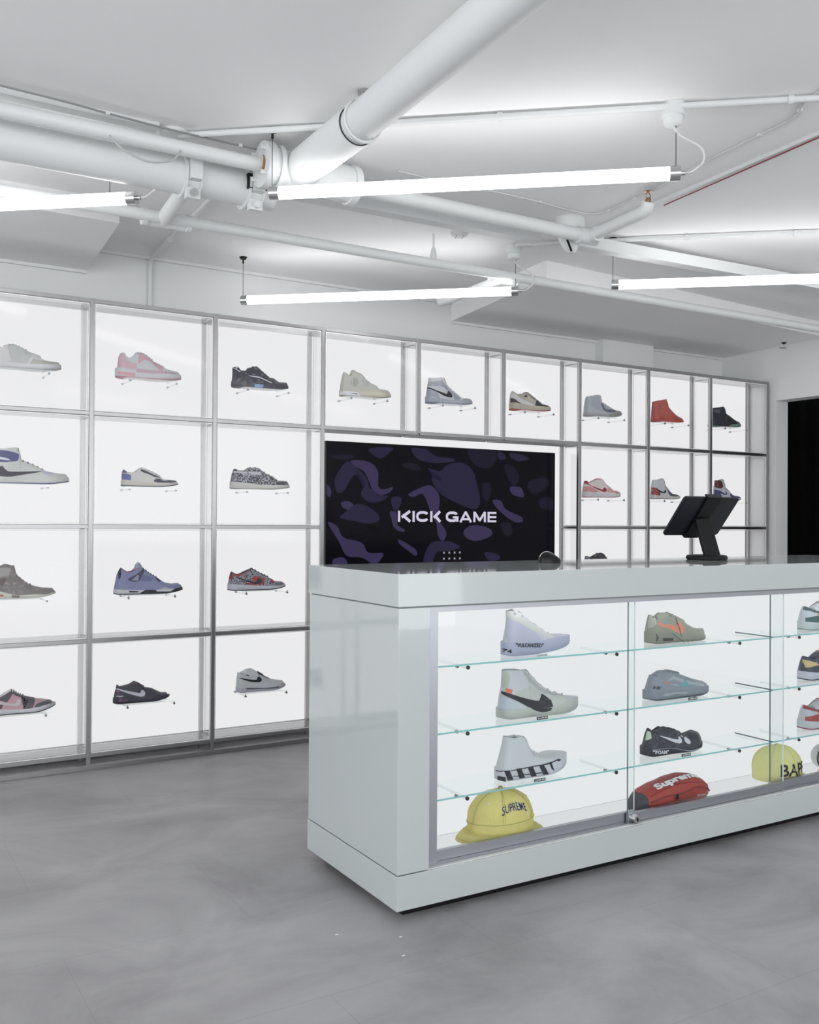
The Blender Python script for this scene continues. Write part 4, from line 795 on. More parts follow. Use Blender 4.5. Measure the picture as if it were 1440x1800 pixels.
# glass shelves, each lying on clear arms
SHELF_Z = (.636, .4565, .280)
PEGS = {0: (.249, .792), 1: (1.338, ), 2: (1.642, 2.10)}
names = ('top', 'middle', 'bottom')
def glass_shelf(k, x0, x1, dz, pegs, side):
    z = SHELF_Z[k] + dz
    t = thing('glass_shelf', f'{names[k]} glass shelf at the {side} of the lit case in the counter', 'glass shelf', CP(x0, .05, z), CANG)
    MB().box(0, x1 - x0, 0, .162, -.005, 0, 0, 1, (2,)).build('shelf_pane', [M_shelf, M_cyan], t)
    MB().box(-.0002, .0006, .0004, .161, -.0047, -.0003).build('pane_edge', M_glass_edge, t)
    for px in pegs:
        p = thing_child('shelf_arm', t, (px - x0, 0, -.011))
        MB().tube([(0, .164, 0), (0, .004, 0)], .0045, 12).build('rod', clear('arm_acrylic', trans=.9), p, smooth=50)
        MB().tube([(0, .0035, 0), (0, -.0005, 0)], .0055, 12).build('end_screw', M_dark, p)
        MB().tube([(-.013, .04, 0), (-.013, .032, 0)], .0045, 10).build('screw', M_dark, p)
def thing_child(name, parent, loc):
    o = bpy.data.objects.new(name, None); COL.objects.link(o); o.parent = parent; o.location = loc; o.empty_display_size = .02
    return o
for k in range(3):
    glass_shelf(k, .142, 1.497, 0, (.249, .792, 1.338), 'left')
    glass_shelf(k, 1.503, CL - .142, .002, (1.642, 2.10), 'right')

# price tags
def price_tag(txt, x, z, label, dark=True):
    t = thing('price_tag', label, 'price tag', CP(x, .056, z), CANG)
    w = .040
    MB().box(-w / 2, w / 2, -.001, .001, 0, .0085).build('tag_plate', plain('tag_black', '141418', .5) if dark else plain('tag_clear', 'd9dade', .4), t, bevel=.0004)
    v, f = text_geo(txt, .02)
    MB().add([(-w / 2 * .86 + a * w * .86, -.00125, .0018 + b * .005) for a, b in v], f).build('digits', plain('tag_white', 'e8e8e8', .5) if dark else plain('tag_grey', '6a6a70', .5), t)
price_tag('£1,499.99', .511, SHELF_Z[1], 'small black price tag in front of the white high-top with the black logo')
price_tag('£399.99', .503, SHELF_Z[2], 'small black price tag in front of the high-top with the checked sole')
price_tag('£499.99', 1.123, SHELF_Z[1], 'small black price tag in front of the grey running shoe')
price_tag('£399.99', 1.094, SHELF_Z[2], 'small black price tag in front of the black running shoe')
price_tag('£599.99', .508, SHELF_Z[0], 'small pale price tag in front of the translucent lilac high-top', False)

FZ = .1203
# ---- yellow bell hat
def surf_text(txt, fn, u0, u1, v0, v1, bold=.0, arch=0.0):
    v, f = text_geo(txt, bold)
    out = []
    for a, b in v:
        out.append(fn(u0 + (u1 - u0) * a, v0 + (v1 - v0) * b + arch * (1 - (2 * a - 1) ** 2)))
    return out, f
t = thing('bell_hat', 'yellow six-panel bell hat with navy arched lettering on the floor of the case', 'hat', CP(.420, .1325, FZ), CANG)
HR, HRY, HH = .107, .068, .132
M_hat = plain('yellow_cotton', 'd6c97c', 0.85, bump=.35, bscale=45)
M_hat_d = plain('yellow_stitch', 'b3ae62', 0.85)
def hat_pt(th, z, off=0.0):
    """th: bearing round the crown, 0 = front; z: height above the floor"""
    s = z / HH
    if s < .35: r = .98 + .02 * (s / .35)
    else: r = max(0.0, 1 - ((s - .35) / .65) ** 2.5) ** .5
    wob = 1 + .012 * math.sin(th * 5 + z * 60) + .008 * math.sin(th * 11 - z * 90)
    r *= wob
    return ((HR * r + off) * math.sin(th), -(HRY * r + off) * math.cos(th), z + off * .6 * (s > .6))
nt_, nz_ = 60, 22
mb = MB(); vs = []
zs = [.022 + (HH - .022) * (1 - (1 - k / nz_) ** 1.7) for k in range(nz_ + 1)]
for z in zs:
    for k in range(nt_): vs.append(hat_pt(2 * math.pi * k / nt_, min(z, HH)))
fs = [(r * nt_ + k, r * nt_ + (k + 1) % nt_, (r + 1) * nt_ + (k + 1) % nt_, (r + 1) * nt_ + k) for r in range(nz_) for k in range(nt_)]
mb.add(vs, fs); mb.build('crown', M_hat, t, smooth='all')
mb = MB(); vs = []
for r, z in ((.96, .024), (1.06, .024), (1.18, .019), (1.30, .011), (1.37, .004), (1.37, .001), (1.25, .006), (1.0, .016)):
    for k in range(nt_):
        th = 2 * math.pi * k / nt_
        zz = z + .003 * math.sin(th * 3) * (r - 1)
        ry = min(HRY * r, .0795) if r > 1 else HRY * r
        vs.append((HR * r * math.sin(th), -ry * math.cos(th), max(.0005, zz)))
fs = [(r * nt_ + k, r * nt_ + (k + 1) % nt_, (r + 1) * nt_ + (k + 1) % nt_, (r + 1) * nt_ + k) for r in range(7) for k in range(nt_)]
mb.add(vs, fs); br = mb.build('brim', M_hat, t, smooth='all')
for rr in (1.10, 1.16, 1.22, 1.28, 1.33):
    z = .024 - (rr - 1.06) * .062
    MB().tube([(HR * rr * math.sin(a), -min(HRY * rr, .0785) * math.cos(a), z + .0012 + .003 * math.sin(a * 3) * (rr - 1)) for a in [2 * math.pi * k / 60 for k in range(61)]], .0006, 4, caps=False).build('brim_stitching', M_hat_d, br)
MB().tube([hat_pt(2 * math.pi * k / 60, .050, .001) for k in range(61)], .0014, 5, caps=False).build('band_seam', M_hat_d, t)
for k in range(6):
    th = math.radians(-18 + 60 * k)
    for dth in (-.03, .03):
        MB().tube([hat_pt(th + dth, .05 + (HH - .052) * (j / 16) ** .8, .0006) for j in range(17)], .0007, 4).build('panel_seam', M_hat_d, t)
for th in (-50, 12, 70, 150, 210):
    p = Vector(hat_pt(math.radians(th), .105, .001)); q = Vector(hat_pt(math.radians(th), .105, .0022))
    MB().tube([p, q], .0038, 10).build('eyelet', plain('pale_thread', 'dcd8b0', .7), t)
MB().lathe([(.008, 0), (.008, .004), (.005, .008)], (0, 0, HH - .001), 14).build('button', plain('hat_button', 'b3a055', .8), t, smooth=40)
fn = lambda a, z: hat_pt(a, z, .0022)
for nm, bold, mm, off in (('lettering_outline', .045, plain('cream_thread', 'd8d6c0', .8), .0012), ('lettering', .004, plain('navy_thread', '22233c', .8), .0022)):
    v, f = surf_text('SUPREME', (lambda a, z, o=off: hat_pt(a, z, o)), -.38, .50, .075, .096, bold, arch=.008)
    MB().add(v, f).build(nm, mm, t)

# ---- red waist bag
t = thing('waist_bag', 'red nylon waist bag with white lettering lying on the floor of the case', 'bag', CP(1.072, .108, FZ), CANG + .04)
M_red = plain('red_nylon', '9c342a', 0.55, bump=.5, bscale=30)
M_red2 = plain('red_nylon_dark', '7c2620', 0.6, bump=.3, bscale=30)
BW, BD, BH = .178, .052, .088
def bag_pt(u, th, off=0.0):
    """u -1..1 along the bag, th angle round it, 0 = front, pi/2 = top"""
    e = max(0.0, 1 - abs(u) ** 3.2) ** .5
    e2 = max(.0, 1 - abs(u) ** 5) ** .5
    lean = 1.0 - .28 * (u < 0) * abs(u) ** 1.5
    ry = BD * (.25 + .75 * e2) * 1.0 * (e ** .6 if e > 0 else 0)
    rz = BH / 2 * e * lean * (.96 + .05 * math.sin(u * 4))
    c, s = math.cos(th), math.sin(th)
    sg = lambda v, p: math.copysign(abs(v) ** p, v)
    w = 1 + .012 * math.sin(u * 9 + th * 3) + .012 * math.sin(u * 17 - th * 5)
    return (BW * u + 1.5 * off * math.copysign(abs(u) ** 4, u), -(ry * w * sg(c, .85) + off * c), rz * (1 + sg(s, .8) * (w if s > 0 else 1)) + off * max(0, s) + .001)
nu, nv = 48, 32
M_navy = plain('charcoal_nylon', '34323a', .6, bump=.3, bscale=40)
vs = [bag_pt(-1 + 2 * i / nu, 2 * math.pi * k / nv) for i in range(nu + 1) for k in range(nv)]
fs = [(i * nv + k, (i + 1) * nv + k, (i + 1) * nv + (k + 1) % nv, i * nv + (k + 1) % nv) for i in range(nu) for k in range(nv)]
K_ = 6 * nv
MB().add(vs, fs[K_:]).build('pouch', M_red, t, smooth='all')
MB().add(vs, fs[:K_]).build('end_wing', M_navy, t, smooth='all')
# dark end wing, zips, pull, flap edge
def bag_patch(poly, name, m, off):
    v, f = grid_poly(poly, .04)
    MB().add([bag_pt(a, b, off) for a, b in v], f).build(name, m, t, smooth='all')
M_navy = plain('charcoal_nylon', '34323a', .6, bump=.3, bscale=40)
MB().tube([bag_pt(-.72 + 1.62 * k / 30, .08 + .07 * math.sin(k * .35), .001) for k in range(31)], .0028, 8).build('zip', M_red2, t, smooth='all')
MB().tube([bag_pt(-.7 + 1.6 * k / 30, .62 + .12 * math.sin(k * .2), .0005) for k in range(31)], .0016, 6).build('seam', M_red2, t, smooth='all')
MB().tube([bag_pt(-.80 + 1.7 * k / 30, -1.05, .0005) for k in range(31)], .003, 6).build('seam', M_navy, t, smooth='all')
bag_patch([(-.16, -.22), (-.09, -.22), (-.09, .06), (-.16, .06)], 'zip_pull', M_black, .004)
for txt, u0, u1, v0, v1, bold in (('Supreme', -.50, .60, .72, 1.42, .05), ('Supreme', .42, .68, -.50, -.22, .02)):
    v, f = text_geo(txt, bold)
    MB().add([bag_pt(u0 + (u1 - u0) * a, v0 + (v1 - v0) * b, .003) for a, b in v], f).build('lettering', plain('white_print', 'e4e2e2', .6), t)

# ---- pale yellow cap
t = thing('baseball_cap', 'pale yellow-green cap with black lettering on the floor of the case at the right', 'cap', CP(1.628, .132, FZ), CANG)
M_cap = plain('pale_yellow_cotton', 'd3d08c', 0.85, bump=.25, bscale=40)
CR, CH = .083, .118
def cap_pt(th, z, off=0.0):
    s = z / CH
    r = .985 + .015 * s if s < .3 else max(0.0, 1 - ((s - .3) / .7) ** 2.6) ** .5
    front = max(0, math.cos(th))
    zz = z + .006 * front * s
    r *= 1 + .01 * math.sin(th * 6 + z * 40)
    return ((CR * 1.12 * r + off) * math.sin(th), -(CR * .93 * r + off) * math.cos(th), zz + off * .5 * (s > .6))
zs = [.004 + (CH - .004) * (1 - (1 - k / nz_) ** 1.7) for k in range(nz_ + 1)]
vs = [cap_pt(2 * math.pi * k / nt_, min(z, CH)) for z in zs for k in range(nt_)]
fs = [(r * nt_ + k, r * nt_ + (k + 1) % nt_, (r + 1) * nt_ + (k + 1) % nt_, (r + 1) * nt_ + k) for r in range(nz_) for k in range(nt_)]
MB().add(vs, fs).build('crown', M_cap, t, smooth='all')
vs = []; nb = 24
for j, (rr, dz) in enumerate(((.98, .008), (1.12, .011), (1.3, .010), (1.36, .007), (1.36, .004), (1.1, .005), (.98, .003))):
    for k in range(nb + 1):
        th = math.radians(15 + 110 * k / nb) - math.radians(0)
        w = math.sin(math.pi * k / nb) ** .5
        r_ = .98 + (rr - .98) * w
        x, y, _ = cap_pt(th, .006)
        vs.append((x * r_, max(y * (1 + (rr - .98) * w * .42), -.0785), dz))
fs = [(r * (nb + 1) + k, r * (nb + 1) + k + 1, (r + 1) * (nb + 1) + k + 1, (r + 1) * (nb + 1) + k) for r in range(6) for k in range(nb)]
MB().add(vs, fs).build('visor', plain('visor_yellow', 'd2c575', .8, bump=.2, bscale=40), t, smooth='all')
for k in range(6):
    th = math.radians(0 + 60 * k)
    MB().tube([cap_pt(th, .006 + (CH - .008) * (j / 16) ** .8, .0003) for j in range(17)], .0009, 4).build('panel_seam', plain('cap_seam', 'b8b670', .85), t)
MB().lathe([(.007, 0), (.006, .004), (.003, .006)], (0, 0, CH), 12).build('button', plain('cap_button', 'a9a565', .8), t, smooth=40)
v, f = surf_text('BAPE', (lambda a, z: cap_pt(a, z, .0018)), -.66, .78, .026, .066, .02)
MB().add(v, f).build('lettering', plain('black_thread', '141210', .8), t)

# ---- pale pouch cut off by the frame
t = thing('drawstring_pouch', 'pale grey pouch with dark rim and coral cord at the right edge', 'pouch', CP(1.905, .135, FZ), CANG)
vs = []; 
for j in range(13):
    a = math.pi * j / 12
    for k in range(28):
        b = 2 * math.pi * k / 28
        vs.append((.062 * math.sin(a) ** .8 * math.cos(b), .045 * math.sin(a) ** .8 * math.sin(b), .046 - .045 * math.cos(a)))
fs = [(r * 28 + k, r * 28 + (k + 1) % 28, (r + 1) * 28 + (k + 1) % 28, (r + 1) * 28 + k) for r in range(12) for k in range(28)]
MB().add(vs, fs).build('pouch_body', plain('pale_grey_nylon', 'c3c8c8', .6, bump=.3, bscale=30), t, smooth='all')
MB().tube([(.0625 * math.cos(a), -.012, .046 + .046 * math.sin(a)) for a in [math.radians(15 + 330 * k / 40) + math.pi * .5 for k in range(41)]], .0028, 8).build('rim_piping', M_dark, t, smooth='all')
MB().tube(spline([(-.05, -.03, .05), (-.09, -.045, .03), (-.135, -.055, .0022), (-.128, -.06, .0022), (-.085, -.055, .024), (-.045, -.035, .04)], 6), .0013, 6).build('cord', plain('coral_cord', 'd27a66', .6), t, smooth='all')

# ---- on the counter top: mouse and tablet stand
TOP = .888
t = thing('computer_mouse', 'glossy black computer mouse with a bright rim lying on the counter top', 'mouse', CP(.795, .375, TOP), CANG - .05)
vs = []; ML, MW, MH = .082, .054, .034
def mouse_pt(u, v, k=1.0):
    th = math.pi * v
    e = max(0.0, 1 - abs(u) ** 2.6) ** .5
    hz = MH * (0.62 - .35 * u + .38 * (1 - u * u)) * e ** .5
    return (ML / 2 * u * k, -MW / 2 * math.cos(th) * e * k * (1 - .12 * u), max(0.0005, hz * math.sin(th) ** .75 * k))
for i in range(25):
    for j in range(17):
        vs.append(mouse_pt(-1 + i / 12, j / 16))
fs = [(i * 17 + j, (i + 1) * 17 + j, (i + 1) * 17 + j + 1, i * 17 + j + 1) for i in range(24) for j in range(16)]
MB().add(vs, fs).build('shell', plain('mouse_gloss', '060608', .3, spec=.3), t, smooth='all')
MB().tube([mouse_pt(-.97 + 1.8 * k / 30, .5, 1.02) for k in range(31)], .0013, 6).build('rim_strip', M_chrome, t, smooth='all')
MB().tube([mouse_pt(-.2 + 1.1 * k / 20, .18 + .05 * math.sin(k * .15), 1.01) for k in range(21)], .0009, 6).build('side_line', M_dark, t, smooth='all')

t = thing('tablet_stand', 'black stand holding a tablet with its back to the room on the counter top', 'tablet stand', CP(1.515, .352, TOP), CANG)
MB().lathe([(.068, 0), (.074, .003), (.074, .010), (.070, .016), (.058, .018)], (0, 0, 0), 40).build('base', plain('stand_black', '0a0a0d', .45, spec=.25), t, smooth=35)
M_st = plain('stand_black', '0a0a0d', .45, spec=.25)
def slab(a, b, w, th, nrm, name, m, par, bevel=.002):
    """flat bar from a to b, width w sideways, thickness th"""
    a, b = Vector(a), Vector(b); d = (b - a).normalized(); n = Vector(nrm).normalized(); s = d.cross(n).normalized(); n = s.cross(d).normalized()
    vs = [p + s * (w / 2 * i) + n * (th / 2 * j) for p in (a, b) for i, j in ((-1, -1), (1, -1), (1, 1), (-1, 1))]
    return MB().add(vs, [(0, 1, 2, 3), (7, 6, 5, 4), (0, 4, 5, 1), (1, 5, 6, 2), (2, 6, 7, 3), (3, 7, 4, 0)]).build(name, m, par, bevel=bevel)
slab((-.005, -.030, .014), (-.015, .010, .150), .076, .014, (0, -1, .3), 'stem', M_st, t)
# tablet plane: bottom edge far, top edge near
TB, TT = Vector((-.010, .072, .091)), Vector((-.018, -.043, .229))
tabt = tag(thing('tablet', 'black tablet clamped to the stand, leaning back and seen from behind', 'tablet', CP(1.515, .352, TOP), CANG))
nrm = (TT - TB).cross(Vector((1, 0, 0))).normalized()
def rrect(w, h, r, n=6):
    o = []
    for cx, cy, a0 in ((w / 2 - r, h / 2 - r, 0), (-w / 2 + r, h / 2 - r, 90), (-w / 2 + r, -h / 2 + r, 180), (w / 2 - r, -h / 2 + r, 270)):
        for k in range(n + 1):
            a = math.radians(a0 + 90 * k / n); o.append((cx + r * math.cos(a), cy + r * math.sin(a)))
    return o
cen = (TB + TT) / 2; vdir = (TT - TB).normalized(); hh_ = (TT - TB).length
if nrm.y > 0: nrm = -nrm       # faces the customer side
def plate(w, h, r, n0, n1, name, m, par, cu=0, cv=0):
    q = rrect(w, h, r); N = len(q)
    vs = [cen + Vector((1, 0, 0)) * (a + cu) + vdir * (b + cv) + nrm * o for o in (n0, n1) for a, b in q]
    fs = [tuple(range(N))[::-1], tuple(range(N, 2 * N))] + [(k, (k + 1) % N, N + (k + 1) % N, N + k) for k in range(N)]
    return MB().add(vs, fs).build(name, m, par, bevel=.001)
plate(.285, hh_, .012, -.004, .004, 'tablet_body', plain('tablet_graphite', '1b1c22', .4, spec=.3), tabt)
plate(.272, hh_ - .016, .006, -.0046, -.0040, 'tablet_screen', plain('tablet_glass', '08080a', .08), tabt)
plate(.009, .009, .0044, .004, .0052, 'camera_lens', M_black, tabt, .128, hh_ / 2 - .013)
plate(.003, .030, .0012, .0035, .0045, 'side_button', M_dark, tabt, -.1415, -.02)
# clamp strap over the back, hooked round both long edges
plate(.072, hh_ + .012, .003, .0042, .012, 'clamp_strap', M_st, t, .0)
plate(.072, .006, .002, -.009, .012, 'clamp_hook', M_st, t, 0, hh_ / 2 + .004)
plate(.072, .006, .002, -.009, .012, 'clamp_hook', M_st, t, 0, -hh_ / 2 - .004)

# ---------------------------------------------------------------- sneakers
W_T = [(0, .118), (.12, .124), (.4, .122), (.7, .172), (.85, .160), (1, .12)]
def foot(t):
    t = min(max(t, 0), 1); w = lerp_tab(W_T, t)
    if t < .12: w *= max(0, 1 - ((.12 - t) / .12) ** 2.2) ** .5
    if t > .72: w *= max(0, 1 - ((t - .72) / .28) ** 2.3) ** .5
    return w

class Shoe:
    """side profile in millimetres (x from heel to toe, z up); the toe points along +x"""
    def __init__(s, d):
        s.d = d; s.L = d['L']
        def mono(p):
            out = []
            for a, b in p:
                if out and a <= out[-1][0] + .8: a = out[-1][0] + .8
                out.append((a, b))
            return out
        rim = mono(sorted([tuple(p) for p in d['rim']], key=lambda q: q[0]) if False else [tuple(p) for p in d['rim']])
        sc = 1.0
        if rim[-1][0] > s.L - 1: sc = (s.L - 1.5) / rim[-1][0]
        s.rim = [(a * sc, b) for a, b in rim]
        s.stt = mono([tuple(p) for p in d['st']])
        s.ton = mono([tuple(p) for p in d['tongue']])
        hz = sorted([(b, a) for a, b in d['heel']])
        s.heel = [(0, 0)] + [(max(1, z), max(0, x)) for z, x in hz]
        s.throat = d['throat']
        s.tend = s.ton[-1][0]
        s.tip = max(b for a, b in s.rim)
    def lean(s, z): return lerp_tab(s.heel, z)
    def bot(s, t):
        a, b = s.d.get('spring', (.62, 13))
        return (b * ((t - a) / (1 - a)) ** 1.8 if t > a else 0) + (3.0 * ((.08 - t) / .08) ** 2 if t < .08 else 0)
    def st(s, x): return max(lerp_tab(s.stt, x), 8, s.bot(x / s.L) + 7)
    def rz(s, x): return max(lerp_tab(s.rim, x), s.st(x) + 1.0)
    def inv(s, x, z, ins=1.0):
        k = s.lean(z); t = x / s.L
        for _ in range(6):
            t = (x - k * max(0, 1 - t) ** 4) / s.L
        return min(max(t, 0), 1)
    def yrim(s, t, x):
        W = .94 * foot((t - .006) / .982) * s.L
        if x <= s.throat: return .58 * W
        if x >= s.tend: return 0.0
        u = (x - s.throat) / max(1, s.tend - s.throat)
        return min(.58 * W, 17 - 6 * u) * (1 if u < .8 else (1 - u) / .2)
    def yside(s, t, x, h):
        """half width of the upper at height fraction h between sole line and rim"""
        W = .94 * foot((t - .006) / .982) * s.L
        yr = s.yrim(t, x)
        h = min(max(h, 0), 1)
        u = min(max((x - s.throat + 10) / max(20, s.tend - s.throat), 0), 1)
        a = W + (yr - W) * (h ** (1.25 if s.tip > 115 else 1.5))
        b = yr + (W - yr) * max(0, 1 - h ** 2.3) ** .5
        return a * (1 - u) + b * u
    def P(s, x, z, onsole, off=0.0):
        if onsole:
            t = min(max(x / s.L, 0), 1); z = min(max(z, s.bot(t) + .3), s.st(x) + .6)
            return Vector((x, -foot(t) * s.L * 1.005, z))
        t = s.inv(x, z); x = min(max(t * s.L + s.lean(z) * (1 - t) ** 4, .006 * s.L), .992 * s.L)
        z0 = s.st(x) - 3; zr = s.rz(x)
        h = (z - z0) / (zr - z0)
        h = min(max(h, 0), .995); z = z0 + h * (zr - z0)
        return Vector((x, -s.yside(t, x, h), z))
    def Poff(s, x, z, onsole, off):
        p = s.P(x, z, onsole); e = 1.5
        dx = s.P(x + e, z, onsole) - s.P(x - e, z, onsole); dz = s.P(x, z + e, onsole) - s.P(x, z - e, onsole)
        n = dx.cross(dz)
        if n.length < 1e-6: n = Vector((0, -1, 0))
        n.normalize()
        if n.y > 0: n = -n
        return p + n * off

def build_shoe(key, name, label, cat, d, where, detail=2, group=None):
    s = Shoe(d); L = s.L; K = .001
    root = thing(name, label, cat, where[0], where[1], group)
    mu = shoe_mat(d['upper']); ms = shoe_mat(d['sole'], 'midsole', .2); mo = shoe_mat(d['out'], 'outsole', .1)
    ml = shoe_mat(d['lining'], 'lining', .15); mlc = shoe_mat(d['lace'], 'laces', .2); mt = shoe_mat(d.get('tonguecol', d['lining'] if False else (d['upper'] if not d['upper'].startswith('*') else d['lace'])), 'tongue', .25)
    # stations
    ts = set()
    n = 44
    for k in range(n + 1):
        ts.add(round(.5 - .5 * math.cos(math.pi * k / n), 4))
    for a, b in s.rim: 
        t = s.inv(a, b); ts.add(round(min(max(t, 0), 1), 4))
    ts = sorted(ts); ts = [t for i, t in enumerate(ts) if i == 0 or t - ts[i - 1] > .003]; ts[-1] = 1.0
    NH = 12
    # upper
    vs = []; rings = []
    for t in ts:
        x = t * L
        for _ in range(4): x = t * L + s.lean(s.rz(x)) * (1 - t) ** 4
        zr = s.rz(x); ring = []
        for k in range(NH + 1):
            h = 1 - (1 - k / NH) ** 1.3
            z0 = s.st(t * L) - 3
            z = z0 + h * (zr - z0)
            xx = t * L + s.lean(z) * (1 - t) ** 4
            xx = min(max(xx, .006 * L), .992 * L)
            y = s.yside(t, x, h)
            ring.append((xx * K, -y * K, z * K))
        rings.append(ring)
    mb = MB(); NR = 2 * (NH + 1)
    for ring in rings:
        vs += ring + [(a, -b, c) for a, b, c in ring]
    fs = []
    for i in range(len(rings) - 1):
        o, q = i * NR, (i + 1) * NR
        for k in range(NH):
            fs.append((o + k, q + k, q + k + 1, o + k + 1))
            fs.append((o + NH + 1 + k, o + NH + 2 + k, q + NH + 2 + k, q + NH + 1 + k))
    mb.add(vs, fs)
    up_ = mb.build('upper', mu, root, smooth=55)
    # lining: trough across the opening, running closed towards the toe
    vs = []; NL = 8; cnt = 0
    for i, t in enumerate(ts):
        a, y, z = rings[i][NH]; yy = -y / K
        if a / K > s.tend + 2: break
        dep = 14 if a / K < s.throat else 14 * max(0, 1 - (a / K - s.throat) / max(1, s.tend - s.throat))
        for k in range(NL + 1):
            v = -1 + 2 * k / NL
            vs.append((a, v * yy * K * .995, z - K * dep * (1 - v ** 4) - .0004))
        cnt += 1
    fs = [(i * (NL + 1) + k, i * (NL + 1) + k + 1, (i + 1) * (NL + 1) + k + 1, (i + 1) * (NL + 1) + k) for i in range(cnt - 1) for k in range(NL)]
    MB().add(vs, fs).build('lining', ml, root, smooth='all')
    # midsole and outsole
    def sole(name, m, f0, f1, wk, par=root):
        vs = []; prof = [(0, .93), (.12, .985), (.5, 1.0), (.9, .995), (1, .97)]
        tt = [.5 - .5 * math.cos(math.pi * k / 48) for k in range(49)]
        for t in tt:
            x = t * L; zb, zt = s.bot(t), s.st(x)
            if d.get('wavy') and t > .25: zb += 1.1 * (1 + math.sin(x * .42))
            z0, z1 = f0(zb, zt), f1(zb, zt)
            row = [(x * K, -foot(t) * L * wk * w * K, (z0 + (z1 - z0) * v) * K) for v, w in prof]
            vs += row + [(a, -b, c) for a, b, c in row[::-1]]
        n_ = 2 * len(prof)
        fs = [(i * n_ + k, (i + 1) * n_ + k, (i + 1) * n_ + (k + 1) % n_, i * n_ + (k + 1) % n_) for i in range(48) for k in range(n_)]
        return MB().add(vs, fs).build(name, m, par, smooth=50)
    sole('midsole', ms, lambda b, t: b + 3.0, lambda b, t: t + .4, 1.0)
    sole('outsole', mo, lambda b, t: b, lambda b, t: b + 4.0, .998)
    # tongue
    vs = []; st_ = []
    x0, x1 = s.ton[0][0], s.tend + 4
    NT = 22; cs = 8
    for i in range(NT + 1):
        x = x0 + (x1 - x0) * i / NT
        zc = lerp_tab(s.ton, x); zr = s.rz(x)
        if x > s.tend - 2: zc = min(zc, zr)
        hw = 19 - 5 * i / NT
        if x > s.throat: hw = min(hw, s.yrim(s.inv(x, zr), x) + 3)
        hw = max(hw, 1.0)
        zb = min(zc - 5, zr - 6)
        for k in range(cs + 1):
            v = -1 + 2 * k / cs
            vs.append((x * K, v * hw * K, (zb + (zc - zb) * (1 - abs(v) ** 3)) * K))
    fs = [(i * (cs + 1) + k, i * (cs + 1) + k + 1, (i + 1) * (cs + 1) + k + 1, (i + 1) * (cs + 1) + k) for i in range(NT) for k in range(cs)]
    fs += [tuple(range(cs + 1))[::-1], tuple(NT * (cs + 1) + k for k in range(cs + 1))]
    to = MB().add(vs, fs).build('tongue', mt, root, smooth=60)
    # laces
    mb = MB(); nl = 6
    xa, xb = s.throat + 5, s.tend - 2
    for i in range(nl):
        x = xa + (xb - xa) * i / (nl - 1)
        zr = s.rz(x); zc = max(lerp_tab(s.ton, x), zr) + 1.6
        y = max(s.yrim(s.inv(x, zr), x), 3) + 2.5
        sl = 3
        pts = [(x - sl, -y - 1.2, zr - 4), (x - sl * .8, -y, zr - .2), (x - sl * .4, -y * .55, (zr + zc) / 2 + 1), (x, 0, zc), (x + sl * .4, y * .55, (zr + zc) / 2 + 1), (x + sl * .8, y, zr - .2), (x + sl, y + 1.2, zr - 4)]
        mb.tube([(a * K, b * K, c * K) for a, b, c in pts], .0021, 6)
    mb.build('laces', mlc, root, smooth='all')
    # side panels, logos and prints following the surface, on both sides
    for n_, pt in enumerate(d['patches']):
        pn, colr, poly = pt[0], pt[1], pt[2]; ons = len(pt) > 3
        poly = [tuple(p) for p in poly]
        if pn in ('side_logo', 'logo_edge', 'wing', 'shaft_panel', 'ankle_panel', 'eyestay', 'toe_cap', 'toe_rand', 'side_dot', 'foam_line'):
            poly = chaikin(poly, 1)
        v, f = grid_poly(poly, 4.0)
        if not f: continue
        mb = MB(); off = .5 + .16 * n_
        q = [s.Poff(a, b, ons, off) * K for a, b in v]
        mb.add(q, f)
        if where[2]:
            mb.add([(a.x, -a.y, a.z) for a in q], [g[::-1] for g in f])
        mb.build(pn, shoe_mat(colr, 'panel'), root, smooth=60)
    for (txt, a, b, c, e, colr) in d.get('text', []):
        # a: lower-left, b: upper-right, c: upper-left, e: lower-right
        v, f = text_geo(txt, .03)
        q = []
        for p, r in v:
            x = (a[0] * (1 - p) + e[0] * p) * (1 - r) + (c[0] * (1 - p) + b[0] * p) * r
            z = (a[1] * (1 - p) + e[1] * p) * (1 - r) + (c[1] * (1 - p) + b[1] * p) * r
            zst = s.st(x)
            q.append(s.Poff(x, z, z < zst, 2.0) * K)
        MB().add(q, f).build('lettering', shoe_mat(colr, 'print', .1), root)
    return root

